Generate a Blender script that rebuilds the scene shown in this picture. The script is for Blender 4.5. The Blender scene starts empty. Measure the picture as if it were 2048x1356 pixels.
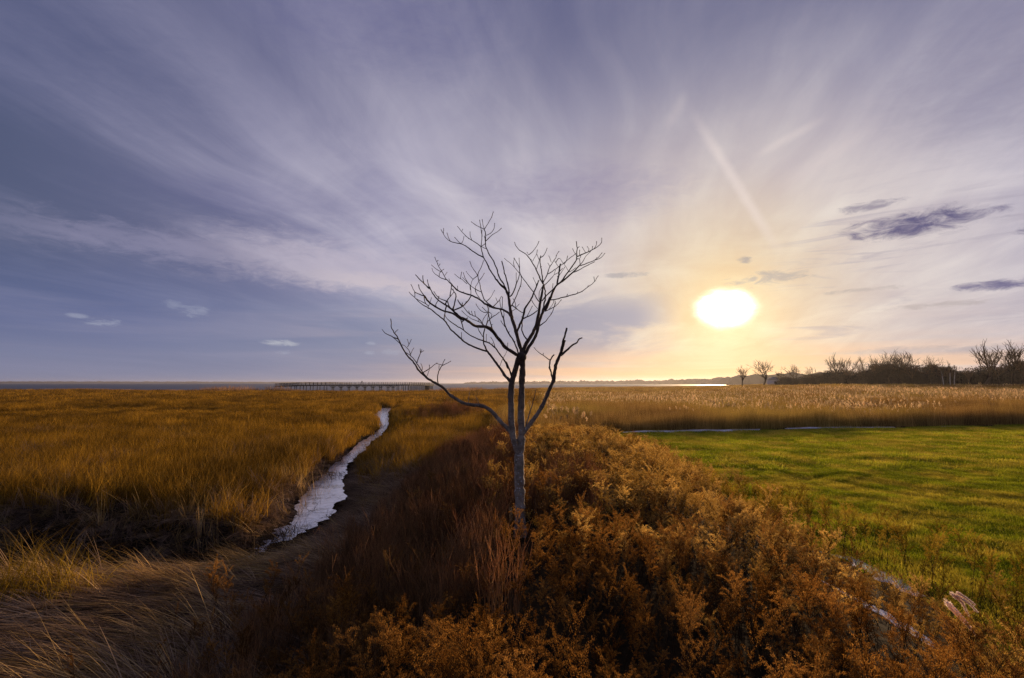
import bpy, math, random
import numpy as np
from mathutils import Vector, Matrix

SC = bpy.context.scene
COL = SC.collection
rng = np.random.default_rng(7)
random.seed(7)
R = math.radians

# ------------------------------------------------------------------ camera
CAM_H = 3.6
PITCH = math.atan(88 / 1024)
cd = bpy.data.cameras.new('camera'); cam = bpy.data.objects.new('camera', cd); COL.objects.link(cam)
cam.location = (0, 0, CAM_H); cam.rotation_euler = (math.pi / 2 + PITCH, 0, 0)
cd.sensor_width = 36; cd.sensor_fit = 'HORIZONTAL'; cd.lens = 18
cd.clip_start = 0.05; cd.clip_end = 20000
SC.camera = cam


def ray(u, v):
    """direction in the world of a pixel of the 2048 px photograph"""
    a, b = (u - 1024) / 1024, (678 - v) / 1024
    c, s = math.cos(PITCH), math.sin(PITCH)
    return Vector((a, c - b * s, s + b * c))


def at_z(u, v, z):
    d = ray(u, v); t = (z - CAM_H) / d.z
    return Vector((0, 0, CAM_H)) + d * t


def at_y(u, v, Y):
    d = ray(u, v)
    return Vector((0, 0, CAM_H)) + d * (Y / d.y)


# ------------------------------------------------------------------ sun and sky
SUN = ray(1450, 617).normalized()
SUN_EL = math.asin(SUN.z); SUN_AZ = math.atan2(SUN.x, SUN.y)
sl = bpy.data.lights.new('sun', 'SUN'); so = bpy.data.objects.new('sun', sl); COL.objects.link(so)
sl.energy = 5.0; sl.angle = R(0.8); sl.color = (1.0, 0.66, 0.36)
so.rotation_euler = (-SUN).to_track_quat('-Z', 'Y').to_euler()
so.location = (40, 60, 60)

vs = SC.view_settings
vs.view_transform = 'Standard'; vs.look = 'None'; vs.exposure = 0; vs.gamma = 1; vs.use_curve_mapping = False


def srgb(r, g, b):
    f = lambda c: c / 12.92 if c <= 0.04045 else ((c + 0.055) / 1.055) ** 2.4
    return (f(r / 255), f(g / 255), f(b / 255), 1)


class NT:
    """small wrapper for writing node trees as expressions"""
    def __init__(s, tree): s.t = tree; s.n = tree.nodes; s.l = tree.links
    def set(s, sock, v):
        if hasattr(v, 'links') or isinstance(v, bpy.types.NodeSocket): s.l.new(v, sock)
        else: sock.default_value = v
    def new(s, typ, **kw):
        nd = s.n.new(typ)
        for k, v in kw.items(): setattr(nd, k, v)
        return nd
    def m(s, op, a, b=0.0, c=None, clamp=False):
        nd = s.new('ShaderNodeMath', operation=op, use_clamp=clamp)
        s.set(nd.inputs[0], a); s.set(nd.inputs[1], b)
        if c is not None: s.set(nd.inputs[2], c)
        return nd.outputs[0]
    def dot(s, a, b):
        nd = s.new('ShaderNodeVectorMath', operation='DOT_PRODUCT'); s.set(nd.inputs[0], a); s.set(nd.inputs[1], b)
        return nd.outputs['Value']
    def xyz(s, v):
        nd = s.new('ShaderNodeSeparateXYZ'); s.set(nd.inputs[0], v); return nd.outputs
    def vec(s, x, y, z):
        nd = s.new('ShaderNodeCombineXYZ')
        for i, c in enumerate((x, y, z)): s.set(nd.inputs[i], c)
        return nd.outputs[0]
    def noise(s, v, scale=1.0, detail=4.0, rough=0.5, dist=0.0):
        nd = s.new('ShaderNodeTexNoise'); s.set(nd.inputs['Vector'], v)
        s.set(nd.inputs['Scale'], scale); s.set(nd.inputs['Detail'], detail); s.set(nd.inputs['Roughness'], rough)
        s.set(nd.inputs['Distortion'], dist)
        return nd.outputs['Fac']
    def step(s, x, a, b, lo=0.0, hi=1.0):
        nd = s.new('ShaderNodeMapRange', interpolation_type='SMOOTHSTEP')
        s.set(nd.inputs[0], x); nd.inputs[1].default_value = a; nd.inputs[2].default_value = b
        nd.inputs[3].default_value = lo; nd.inputs[4].default_value = hi
        return nd.outputs[0]
    def ramp(s, x, stops):
        nd = s.new('ShaderNodeValToRGB'); s.set(nd.inputs[0], x); e = nd.color_ramp.elements
        while len(e) < len(stops): e.new(0.5)
        for el, (p, c) in zip(e, stops): el.position = p; el.color = c
        return nd.outputs[0]
    def mix(s, f, a, b, mode='MIX'):
        nd = s.new('ShaderNodeMixRGB', blend_type=mode); s.set(nd.inputs[0], f); s.set(nd.inputs[1], a); s.set(nd.inputs[2], b)
        return nd.outputs[0]


def make_world():
    w = bpy.data.worlds.new('World'); SC.world = w; w.use_nodes = True
    w.node_tree.nodes.clear(); N = NT(w.node_tree)
    out = N.new('ShaderNodeOutputWorld'); bg = N.new('ShaderNodeBackground'); N.l.new(bg.outputs[0], out.inputs[0])
    sky = N.new('ShaderNodeTexSky', sky_type='NISHITA'); sky.sun_disc = False
    sky.sun_elevation = SUN_EL; sky.sun_rotation = SUN_AZ; sky.air_density = 1.0; sky.dust_density = 1.5; sky.ozone_density = 3.0
    d = N.new('ShaderNodeTexCoord').outputs['Generated']
    X, Y, Z = N.xyz(d)
    cs = N.dot(d, tuple(SUN))
    ang = N.m('MULTIPLY', N.m('ARCCOSINE', cs), 180 / math.pi)          # degrees from the sun
    # cirrus veil on a plane high above: streaks share one direction and converge to the horizon
    a0 = math.atan((1330 - 1024) / 1024)
    den = N.m('ADD', N.m('MAXIMUM', Z, 0.0), 0.09)
    pa = N.m('DIVIDE', N.m('ADD', N.m('MULTIPLY', X, math.cos(a0)), N.m('MULTIPLY', Y, -math.sin(a0))), den)
    pb = N.m('DIVIDE', N.m('ADD', N.m('MULTIPLY', X, math.sin(a0)), N.m('MULTIPLY', Y, math.cos(a0))), den)
    wob = N.noise(N.vec(N.m('MULTIPLY', pa, 0.5), N.m('MULTIPLY', pb, 0.5), 3.1), 1.0, 3.0)
    pa2 = N.m('ADD', pa, N.m('MULTIPLY', N.m('SUBTRACT', wob, 0.5), 0.75))
    st = N.noise(N.vec(N.m('MULTIPLY', pa2, 1.15), N.m('MULTIPLY', pb, 0.16), 1.7), 1.0, 6.0, 0.52, 0.3)
    st2 = N.noise(N.vec(N.m('MULTIPLY', pa2, 3.6), N.m('MULTIPLY', pb, 0.4), 9.2), 1.0, 6.0, 0.6, 0.4)
    big = N.noise(N.vec(N.m('MULTIPLY', pa, 0.45), N.m('MULTIPLY', pb, 0.25), 5.5), 1.0, 3.0)
    mot = N.noise(N.vec(N.m('MULTIPLY', pa, 1.5), N.m('MULTIPLY', pb, 0.9), 6.3), 1.0, 7.0, 0.6, 0.9)
    S = N.m('ADD', N.m('ADD', N.m('MULTIPLY', st, 0.34), N.m('MULTIPLY', st2, 0.16)), N.m('ADD', N.m('MULTIPLY', big, 0.27), N.m('MULTIPLY', mot, 0.23)))
    S = N.step(S, 0.39, 0.61)
    # colour of the veil, lit through by the sun: a function of the angle from the sun
    t = N.m('DIVIDE', ang, 90.0)
    lit = N.ramp(t, [(0.0, srgb(255, 232, 175)), (0.07, srgb(242, 224, 196)), (0.14, srgb(234, 223, 214)), (0.25, srgb(228, 219, 222)),
                     (0.40, srgb(208, 201, 215)), (0.56, srgb(170, 166, 190)), (0.75, srgb(138, 138, 168)), (1.0, srgb(122, 125, 154))])
    shd = N.ramp(t, [(0.0, srgb(250, 205, 130)), (0.08, srgb(216, 190, 164)), (0.16, srgb(200, 186, 190)), (0.27, srgb(178, 171, 190)),
                     (0.42, srgb(146, 142, 174)), (0.56, srgb(108, 109, 144)), (0.75, srgb(86, 93, 124)), (1.0, srgb(82, 90, 116))])
    veil = N.mix(S, shd, lit)
    hi = N.m('MULTIPLY', N.step(Z, 0.30, 0.66, 0.0, 0.78), N.m('SUBTRACT', 1.15, N.m('MULTIPLY', S, 0.55)))   # thinner veil higher up: the darker blue shows
    veil = N.mix(hi, veil, srgb(88, 92, 130))
    # towards the horizon: clear bluish air on the left, peach under the sun
    el = N.m('MULTIPLY', N.m('ARCSINE', Z), 180 / math.pi)
    az = N.m('MULTIPLY', N.m('ARCTAN2', X, Y), 180 / math.pi)
    low = N.step(el, 14.0, 4.0)
    daz = N.m('ABSOLUTE', N.m('SUBTRACT', az, SUN_AZ * 180 / math.pi))
    band = N.noise(N.vec(N.m('MULTIPLY', az, 0.030), N.m('MULTIPLY', el, 0.50), 0.4), 1.0, 5.0, 0.55, 0.5)
    lowcol = N.ramp(N.m('DIVIDE', daz, 80.0), [(0.0, srgb(236, 190, 140)), (0.16, srgb(184, 170, 170)), (0.30, srgb(160, 158, 176)), (0.48, srgb(132, 138, 168)), (0.75, srgb(100, 110, 154)), (1.0, srgb(92, 102, 144))])
    lowcol = N.mix(N.m('MULTIPLY', N.step(el, 6.5, 0.3), N.step(daz, 25.0, 45.0, 0.0, 0.8)), lowcol, srgb(138, 142, 170))
    lowcol = N.mix(N.step(band, 0.44, 0.68, 0.0, 0.35), lowcol, N.ramp(N.m('DIVIDE', daz, 80.0), [(0.0, srgb(255, 214, 160)), (0.3, srgb(226, 196, 186)), (0.6, srgb(160, 156, 180)), (1.0, srgb(120, 124, 160))]))
    lfac = N.m('MULTIPLY', low, N.step(daz, 4.0, 22.0, 0.0, 0.92))
    lfac = N.m('MULTIPLY', lfac, N.step(az, 58.0, 30.0, 0.25, 1.0))
    right = N.step(az, SUN_AZ * 57.3 + 3, SUN_AZ * 57.3 + 14)             # right of the sun the veil reaches down
    lfac = N.m('MULTIPLY', lfac, N.m('SUBTRACT', 1.0, N.m('MULTIPLY', right, 0.72)))
    col = N.mix(lfac, veil, lowcol)
    # stratus shelf low to the left of the sun
    shelf = N.noise(N.vec(N.m('MULTIPLY', az, 0.075), N.m('MULTIPLY', el, 0.30), 2.9), 1.0, 6.0, 0.6, 0.6)
    sm = N.m('MULTIPLY', N.step(el, 1.6, 4.4), N.step(el, 11.5, 7.0))
    sm = N.m('MULTIPLY', sm, N.m('MULTIPLY', N.step(az, -12.0, 2.0), N.step(az, 19.0, 13.0)))
    col = N.mix(N.m('MULTIPLY', sm, N.step(shelf, 0.34, 0.54, 0.15, 1.0)), col, srgb(156, 154, 176))
    # thin dark streaks to the right of the sun
    rs = N.noise(N.vec(N.m('MULTIPLY', az, 0.08), N.m('MULTIPLY', el, 0.85), 7.7), 1.0, 5.0, 0.6, 0.6)
    rm = N.m('MULTIPLY', N.m('MULTIPLY', N.step(el, 1.0, 3.0), N.step(el, 22.0, 12.0)), N.step(az, 25.0, 32.0))
    col = N.mix(N.m('MULTIPLY', rm, N.step(rs, 0.52, 0.70, 0.0, 0.5)), col, srgb(158, 148, 168))
    # warm band at the horizon below and beside the sun
    hz = N.m('MULTIPLY', N.step(el, 5.2, 0.8), N.step(daz, 44.0, 2.0))
    hn = N.step(N.noise(N.vec(N.m('MULTIPLY', az, 0.05), N.m('MULTIPLY', el, 1.1), 4.4), 1.0, 4.0, 0.5, 0.3), 0.35, 0.62, 0.35, 1.0)
    col = N.mix(N.m('MULTIPLY', N.m('MULTIPLY', hz, hn), 0.95), col, srgb(244, 190, 142))
    # small clouds and contrails, each at its own bearing
    fn = N.noise(N.vec(N.m('MULTIPLY', az, 0.42), N.m('MULTIPLY', el, 1.25), 0.0), 1.0, 6.0, 0.68, 0.6)
    def blob(u, v, w, h, color, fac, rag=1.8, soft=0.45):
        nonlocal col
        c = ray(u, v).normalized(); rt = Vector((c.y, -c.x, 0)).normalized(); up = rt.cross(c)
        a = N.m('DIVIDE', N.dot(d, tuple(rt)), w / 1024 * c.y); b = N.m('DIVIDE', N.dot(d, tuple(up)), h / 1024 * c.y)
        r2 = N.m('ADD', N.m('ADD', N.m('MULTIPLY', a, a), N.m('MULTIPLY', b, b)), N.m('MULTIPLY', N.m('SUBTRACT', fn, 0.5), -3.2 * rag))
        k = N.m('MULTIPLY', N.m('MULTIPLY', N.step(r2, 1.0 + soft, -0.1 - soft), N.step(N.dot(d, tuple(c)), 0.9, 0.95)), fac)
        col = N.mix(k, col, color)
    dk = srgb(84, 78, 124)
    blob(1830, 446, 128, 30, dk, 1.0, 1.0, 0.15); blob(1740, 412, 62, 9, dk, 0.6); blob(2000, 568, 76, 13, srgb(92, 88, 136), 0.95, 1.2, 0.2); blob(2060, 455, 26, 18, dk, 0.6)
    blob(1545, 556, 70, 14, srgb(170, 160, 160), 0.75, 2.2); blob(1490, 520, 14, 8, srgb(140, 136, 150), 0.75); blob(1255, 550, 40, 6, srgb(150, 146, 158), 0.6, 2.2)
    blob(1725, 580, 60, 5, srgb(168, 156, 156), 0.6); blob(1870, 610, 90, 6, srgb(160, 148, 152), 0.5, 2.0)
    blob(1880, 700, 160, 10, srgb(150, 146, 164), 0.6, 1.4); blob(1140, 385, 170, 52, srgb(142, 134, 168), 0.75, 0.9, 1.6)
    blob(760, 40, 210, 90, srgb(84, 86, 140), 0.5, 0.8, 1.8); blob(90, 90, 260, 130, srgb(74, 82, 122), 0.55, 0.8, 1.8); blob(2040, 150, 190, 120, srgb(112, 108, 142), 0.55, 0.8, 1.8); blob(560, 400, 190, 34, srgb(112, 110, 150), 0.45, 0.8, 1.6)
    lt = srgb(166, 170, 192)
    blob(212, 645, 34, 8, lt, 0.75, 2.2); blob(390, 624, 24, 11, lt, 0.45, 2.6); blob(345, 608, 18, 9, lt, 0.4); blob(156, 632, 16, 5, lt, 0.5)
    blob(565, 686, 34, 7, srgb(188, 190, 202), 0.8, 1.6); blob(569, 704, 14, 5, lt, 0.6); blob(742, 686, 10, 4, lt, 0.6); blob(738, 706, 10, 4, lt, 0.6); blob(786, 704, 20, 7, lt, 0.5, 1.4)
    pale = srgb(246, 230, 224)
    def trail(u1, v1, u2, v2, w, fac, color=pale, wig=0.006):
        nonlocal col
        p, q = ray(u1, v1).normalized(), ray(u2, v2).normalized(); n = p.cross(q).normalized(); tn = (q - p).normalized()
        off = N.m('ABSOLUTE', N.m('ADD', N.dot(d, tuple(n)), N.m('MULTIPLY', N.m('SUBTRACT', fn, 0.5), wig)))
        s = N.dot(d, tuple(tn)); s0, s1 = p.dot(tn), q.dot(tn); L = s1 - s0
        k = N.m('MULTIPLY', N.step(off, w / 1024, 0.0), N.m('MULTIPLY', N.step(s, s0 - 0.1 * L, s0 + 0.35 * L), N.step(s, s1 + 0.05 * L, s1 - 0.35 * L)))
        k = N.m('MULTIPLY', k, N.step(N.dot(d, tuple(p)), 0.7, 0.8))
        col = N.mix(N.m('MULTIPLY', k, fac), col, color)
    trail(330, 478, 1060, 590, 62, 0.55, srgb(204, 192, 206), 0.10); trail(560, 545, 1000, 592, 24, 0.5, srgb(222, 206, 208), 0.05); trail(-60, 430, 480, 512, 34, 0.35, srgb(164, 158, 186), 0.08)
    trail(1385, 225, 1565, 515, 14, 0.42); trail(1500, 318, 1660, 230, 11, 0.24); trail(1330, 260, 1376, 178, 16, 0.14); trail(1560, 380, 1760, 240, 22, 0.18)
    # clear sky seen through the veil
    nis = N.mix(1.0, sky.outputs[0], (0.06, 0.06, 0.06, 1), 'MULTIPLY')
    col = N.mix(0.90, nis, col)
    # the sun itself, spread by thin cloud
    sx = N.dot(d, (math.cos(SUN_AZ), -math.sin(SUN_AZ), 0.0))
    sz = N.m('MULTIPLY', N.m('SUBTRACT', Z, SUN.z), 1.45)
    rr = N.m('SQRT', N.m('ADD', N.m('MULTIPLY', sx, sx), N.m('MULTIPLY', sz, sz)))
    rr = N.m('ADD', rr, N.m('MULTIPLY', N.m('SUBTRACT', fn, 0.5), 0.020))
    front = N.step(cs, 0.5, 0.8)
    core = N.m('MULTIPLY', N.m('POWER', N.step(rr, 0.072, 0.018), 2.2), front)
    lowg = N.m('SUBTRACT', Z, SUN.z - 0.055)                       # the yellow light gathers below the sun
    r3 = N.m('ADD', N.m('MULTIPLY', N.m('MULTIPLY', sx, sx), 0.55), N.m('MULTIPLY', N.m('MULTIPLY', lowg, lowg), 1.5))
    gl = N.m('MULTIPLY', N.m('POWER', 2.718, N.m('MULTIPLY', r3, -1 / (2 * 0.062 ** 2))), front)
    gl2 = N.m('MULTIPLY', N.m('POWER', 2.718, N.m('MULTIPLY', N.m('MULTIPLY', rr, rr), -1 / (2 * 0.20 ** 2))), front)
    col = N.mix(N.m('MULTIPLY', gl2, 0.006), col, (1.0, 0.62, 0.22, 1), 'ADD')
    col = N.mix(N.m('MULTIPLY', gl, 0.08), col, (1.0, 0.66, 0.22, 1), 'ADD')
    col = N.mix(core, col, (5.0, 4.6, 3.7, 1))
    # below the horizon: dark ground
    col = N.mix(N.step(Z, -0.005, -0.03), col, (0.05, 0.04, 0.035, 1))
    # physically bright sky, strength 0.1
    col = N.mix(1.0, col, (10, 10, 10, 1), 'MULTIPLY')
    N.l.new(col, bg.inputs[0]); bg.inputs[1].default_value = 0.1


make_world()

# ------------------------------------------------------------------ helpers
def smooth(x, a, b):
    t = np.clip((np.asarray(x, float) - a) / (b - a), 0, 1)
    return t * t * (3 - 2 * t)


_perm = np.random.default_rng(3).random((256, 256))


def vnoise(x, y):
    """value noise in 0..1"""
    x = np.asarray(x, float); y = np.asarray(y, float)
    xi = np.floor(x).astype(int); yi = np.floor(y).astype(int)
    fx = x - xi; fy = y - yi; fx = fx * fx * (3 - 2 * fx); fy = fy * fy * (3 - 2 * fy)
    g = lambda a, b: _perm[a & 255, b & 255]
    return (g(xi, yi) * (1 - fx) + g(xi + 1, yi) * fx) * (1 - fy) + (g(xi, yi + 1) * (1 - fx) + g(xi + 1, yi + 1) * fx) * fy


def fbm(x, y, o=4):
    s = 0; a = 0.5; t = 0
    for k in range(o):
        s = s + a * vnoise(x * 2 ** k + 17.3 * k, y * 2 ** k + 5.1 * k); t += a; a *= 0.5
    return s / t


class Buf:
    """collects triangles/quads and builds ONE mesh"""
    def __init__(s): s.v = []; s.q = []; s.t = []; s.n = 0; s.qm = []; s.tm = []; s.tint = []
    def add(s, v, quads=None, tris=None, mat=0, tint=None):
        v = np.asarray(v, float).reshape(-1, 3)
        if quads is not None and len(quads):
            q = np.asarray(quads, int).reshape(-1, 4) + s.n; s.q.append(q); s.qm.append(np.full(len(q), mat))
        if tris is not None and len(tris):
            t = np.asarray(tris, int).reshape(-1, 3) + s.n; s.t.append(t); s.tm.append(np.full(len(t), mat))
        s.v.append(v); s.n += len(v)
        s.tint.append(np.full(len(v), 0.5) if tint is None else np.broadcast_to(tint, (len(v),)).astype(float))
    def mesh(s, name, mats, smooth_shade=True):
        me = bpy.data.meshes.new(name)
        v = np.concatenate(s.v)
        q = np.concatenate(s.q) if s.q else np.zeros((0, 4), int); t = np.concatenate(s.t) if s.t else np.zeros((0, 3), int)
        me.vertices.add(len(v)); me.vertices.foreach_set('co', v.ravel())
        me.loops.add(q.size + t.size); me.loops.foreach_set('vertex_index', np.concatenate([q.ravel(), t.ravel()]))
        me.polygons.add(len(q) + len(t))
        st = np.concatenate([np.arange(len(q)) * 4, q.size + np.arange(len(t)) * 3])
        me.polygons.foreach_set('loop_start', st)
        mi = np.concatenate(s.qm + s.tm) if (s.qm or s.tm) else np.zeros(0)
        me.polygons.foreach_set('material_index', mi.astype(int))
        me.polygons.foreach_set('use_smooth', np.full(len(q) + len(t), smooth_shade))
        a = me.attributes.new('tint', 'FLOAT', 'POINT'); a.data.foreach_set('value', np.concatenate(s.tint))
        for m in (mats if isinstance(mats, (list, tuple)) else [mats]): me.materials.append(m)
        me.update(calc_edges=True); me.validate()
        return me
    def obj(s, name, mats, parent=None, smooth_shade=True):
        o = bpy.data.objects.new(name, s.mesh(name, mats, smooth_shade)); COL.objects.link(o)
        if parent is not None: o.parent = parent
        return o


def tube(buf, pts, rad, sides=5, mat=0, tint=0.5, cap=True):
    p = np.asarray(pts, float); r = np.broadcast_to(np.asarray(rad, float), (len(p),))
    tg = np.gradient(p, axis=0); tg /= np.linalg.norm(tg, axis=1)[:, None] + 1e-9
    up = np.array([0.0, 0, 1]) if abs(tg[0][2]) < 0.9 else np.array([0, 1.0, 0])
    n = np.cross(tg, up); n /= np.linalg.norm(n, axis=1)[:, None] + 1e-9
    for i in range(1, len(n)):
        if np.dot(n[i], n[i - 1]) < 0: n[i] = -n[i]
    b = np.cross(tg, n); k = len(p)
    th = np.arange(sides) * 2 * math.pi / sides
    v = p[:, None] + r[:, None, None] * (np.cos(th)[None, :, None] * n[:, None] + np.sin(th)[None, :, None] * b[:, None])
    i = np.arange(k - 1)[:, None] * sides; j = np.arange(sides)[None]; j2 = (j + 1) % sides
    q = np.stack([i + j, i + j2, i + sides + j2, i + sides + j], -1).reshape(-1, 4)
    tr = []
    if cap:
        for c in range(1, sides - 1):
            tr += [[(k - 1) * sides, (k - 1) * sides + c, (k - 1) * sides + c + 1], [0, c + 1, c]]
    buf.add(v.reshape(-1, 3), q, tr, mat, tint)


def box(buf, c, s, rot=0.0, mat=0):
    c = np.asarray(c, float); h = np.asarray(s, float) / 2
    v = np.array([[x, y, z] for z in (-1, 1) for y in (-1, 1) for x in (-1, 1)], float) * h
    ca, sa = math.cos(rot), math.sin(rot)
    v = np.stack([v[:, 0] * ca - v[:, 1] * sa, v[:, 0] * sa + v[:, 1] * ca, v[:, 2]], -1) + c
    buf.add(v, [[0, 2, 3, 1], [4, 5, 7, 6], [0, 1, 5, 4], [2, 6, 7, 3], [0, 4, 6, 2], [1, 3, 7, 5]], None, mat)


def blades(buf, n, radius, h0, h1, width, lean0=0.05, lean1=0.5, seg=3, az=None, azspread=math.pi, mat=0, r_=None, shape=0.12, base=None):
    """n grass blades: each a tapering strip that bends over"""
    g = r_ or rng
    rr = radius * np.sqrt(g.random(n)); a0 = g.random(n) * 2 * math.pi
    if base is None: base = np.stack([rr * np.cos(a0), rr * np.sin(a0), np.zeros(n)], -1)
    h = h0 + (h1 - h0) * g.random(n)
    A = g.random(n) * 2 * math.pi if az is None else az + (g.random(n) * 2 - 1) * azspread
    l0 = lean0 * (0.4 + 1.2 * g.random(n)); l1 = lean1 * (0.3 + 1.4 * g.random(n))
    tw = A + math.pi / 2 + (g.random(n) - 0.5) * 1.8
    wd = np.stack([np.cos(tw), np.sin(tw), np.zeros(n)], -1) * (width * (0.6 + 0.8 * g.random(n)))[:, None]
    hd = np.stack([np.cos(A), np.sin(A), np.zeros(n)], -1)
    p = base.copy(); V = []
    for k in range(seg + 1):
        t = k / seg; w = (1 - t) * 0.9 + shape
        V.append(np.stack([p - wd * w / 2, p + wd * w / 2], 1))
        th = l0 + l1 * (t + 0.5 / seg)
        p = p + (h / seg)[:, None] * (np.sin(th)[:, None] * hd + np.cos(th)[:, None] * np.array([0, 0, 1.0]))
    V = np.stack(V, 1).reshape(-1, 3)
    i = (np.arange(n) * (seg + 1) * 2)[:, None] + (np.arange(seg) * 2)[None]
    q = np.stack([i, i + 1, i + 3, i + 2], -1).reshape(-1, 4)
    buf.add(V, q, None, mat, np.repeat(g.random(n), (seg + 1) * 2))


def locks(buf, n, per, radius, h0, h1, width, l0, l1, seg=4, spread=0.5):
    """straw in locks: strands of one lock lie almost together"""
    for j in range(n):
        r = radius * math.sqrt(rng.random()); a = rng.random() * 6.28; h = h0 + (h1 - h0) * rng.random()
        base = np.array([r * math.cos(a), r * math.sin(a), 0]) + rng.normal(size=(per, 3)) * np.array([0.03, 0.03, 0.004])
        f = 0.7 + 0.6 * rng.random()
        blades(buf, per, 0, h * 0.75, h * 1.1, width, l0 * f / 1.0, l1 * f, seg, az=rng.normal() * spread, azspread=0.14, base=base)


def flecks(buf, P, size, mat=0, g=None, tint=None, along=None, el=1.8):
    """small leaf or seed shaped quads at points P"""
    g = g or rng; P = np.asarray(P, float); n = len(P)
    a = g.normal(size=(n, 3))
    if along is not None: a = a * 0.6 + np.asarray(along, float)
    a /= np.linalg.norm(a, axis=1)[:, None]
    b = np.cross(a, g.normal(size=(n, 3))); b /= np.linalg.norm(b, axis=1)[:, None] + 1e-9
    s = (np.asarray(size) * (0.6 + 0.8 * g.random(n)))[:, None]
    V = np.stack([P - a * s * el / 2, P + b * s / 2, P + a * s * el / 2, P - b * s / 2], 1).reshape(-1, 3)
    q = (np.arange(n) * 4)[:, None] + np.arange(4)[None]
    buf.add(V, q, None, mat, np.repeat(g.random(n) if tint is None else np.broadcast_to(tint, (n,)), 4))


def tag(o, label=None, cat=None, group=None, kind=None):
    for k, v in (('label', label), ('category', cat), ('group', group), ('kind', kind)):
        if v: o[k] = v
    return o


def empty(name, loc, label, cat, group=None, rz=0.0):
    o = bpy.data.objects.new(name, None); COL.objects.link(o); o.location = loc; o.rotation_euler = (0, 0, rz)
    return tag(o, label, cat, group)


def copy_tree(o, parent=None):
    c = o.copy(); COL.objects.link(c); c.parent = parent
    for ch in o.children: copy_tree(ch, c)
    return c


# ------------------------------------------------------------------ materials
def plant_mat(name, cols, trans=0.45, patch=0.0, patchcols=None, gloss=0.0, vary=0.35):
    """dry or green plant tissue: colour differs from blade to blade and plant to plant; light passes through"""
    m = bpy.data.materials.new(name); m.use_nodes = True; m.node_tree.nodes.clear(); N = NT(m.node_tree)
    out = N.new('ShaderNodeOutputMaterial')
    ti = N.new('ShaderNodeAttribute', attribute_name='tint').outputs['Fac']
    ob = N.new('ShaderNodeObjectInfo').outputs['Random']
    f = N.m('ADD', N.m('MULTIPLY', ti, 0.62), N.m('MULTIPLY', ob, 0.38))
    st = [(i / (len(cols) - 1), (*c, 1)) for i, c in enumerate(cols)]
    c = N.ramp(f, st)
    if patchcols:
        pos = N.new('ShaderNodeNewGeometry').outputs['Position']
        pn = N.noise(pos, patch, 3.0, 0.55)
        c2 = N.ramp(f, [(i / (len(patchcols) - 1), (*k, 1)) for i, k in enumerate(patchcols)])
        c = N.mix(N.step(pn, 0.42, 0.62), c, c2)
    br = N.step(ob, 0, 1, 1 - vary, 1 + vary)
    c = N.mix(1.0, c, N.vec(br, br, br), 'MULTIPLY')
    d = N.new('ShaderNodeBsdfDiffuse'); N.set(d.inputs[0], c)
    t = N.new('ShaderNodeBsdfTranslucent'); N.set(t.inputs[0], c)
    mx = N.new('ShaderNodeMixShader'); mx.inputs[0].default_value = trans
    N.l.new(d.outputs[0], mx.inputs[1]); N.l.new(t.outputs[0], mx.inputs[2]); sh = mx.outputs[0]
    if gloss:
        g = N.new('ShaderNodeBsdfGlossy'); g.inputs['Roughness'].default_value = 0.45; N.set(g.inputs[0], c)
        mx2 = N.new('ShaderNodeMixShader'); mx2.inputs[0].default_value = gloss
        N.l.new(sh, mx2.inputs[1]); N.l.new(g.outputs[0], mx2.inputs[2]); sh = mx2.outputs[0]
    N.l.new(sh, out.inputs[0])
    return m


def solid_mat(name, c1, c2, scale=6.0, rough=0.85, bump=0.3, detail=5.0, obj_coord=True):
    m = bpy.data.materials.new(name); m.use_nodes = True; N = NT(m.node_tree)
    b = N.n['Principled BSDF']; b.inputs['Roughness'].default_value = rough
    co = N.new('ShaderNodeTexCoord').outputs['Object'] if obj_coord else N.new('ShaderNodeNewGeometry').outputs['Position']
    n = N.noise(co, scale, detail, 0.6)
    N.set(b.inputs['Base Color'], N.mix(N.step(n, 0.35, 0.65), (*c1, 1), (*c2, 1)))
    if bump:
        bp = N.new('ShaderNodeBump'); bp.inputs['Strength'].default_value = bump; bp.inputs['Distance'].default_value = 0.02
        N.l.new(N.noise(co, scale * 4, 4.0), bp.inputs['Height']); N.l.new(bp.outputs[0], b.inputs['Normal'])
    return m


M = {}
M['cord'] = plant_mat('cordgrass', [(0.15, 0.078, 0.010), (0.32, 0.172, 0.019), (0.48, 0.275, 0.032)], 0.48, 0.14, [(0.06, 0.032, 0.008), (0.15, 0.084, 0.014), (0.28, 0.155, 0.024)], vary=0.5)
M['straw'] = plant_mat('matted_straw', [(0.09, 0.056, 0.034), (0.26, 0.165, 0.10), (0.58, 0.41, 0.25)], 0.25, 0.5, [(0.07, 0.044, 0.03), (0.19, 0.125, 0.082), (0.42, 0.295, 0.20)], gloss=0.06)
M['strawgold'] = plant_mat('golden_straw', [(0.22, 0.13, 0.04), (0.52, 0.34, 0.13), (0.76, 0.54, 0.25)], 0.4, gloss=0.06)
M['tuft'] = plant_mat('yellow_grass', [(0.22, 0.13, 0.01), (0.46, 0.29, 0.03), (0.58, 0.40, 0.06)], 0.45)
M['lawn'] = plant_mat('lawn_grass', [(0.12, 0.165, 0.008), (0.28, 0.335, 0.016), (0.46, 0.44, 0.030)], 0.58, 0.75, [(0.32, 0.28, 0.018), (0.50, 0.42, 0.04), (0.60, 0.46, 0.07)], vary=0.25)
M['seed'] = plant_mat('dried_seed_heads', [(0.10, 0.038, 0.008), (0.31, 0.130, 0.022), (0.62, 0.33, 0.07)], 0.46, 0.6, [(0.085, 0.038, 0.011), (0.26, 0.118, 0.028), (0.52, 0.28, 0.07)], vary=0.3)  # rust brown, darkened to carry the near stand's own shade
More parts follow.
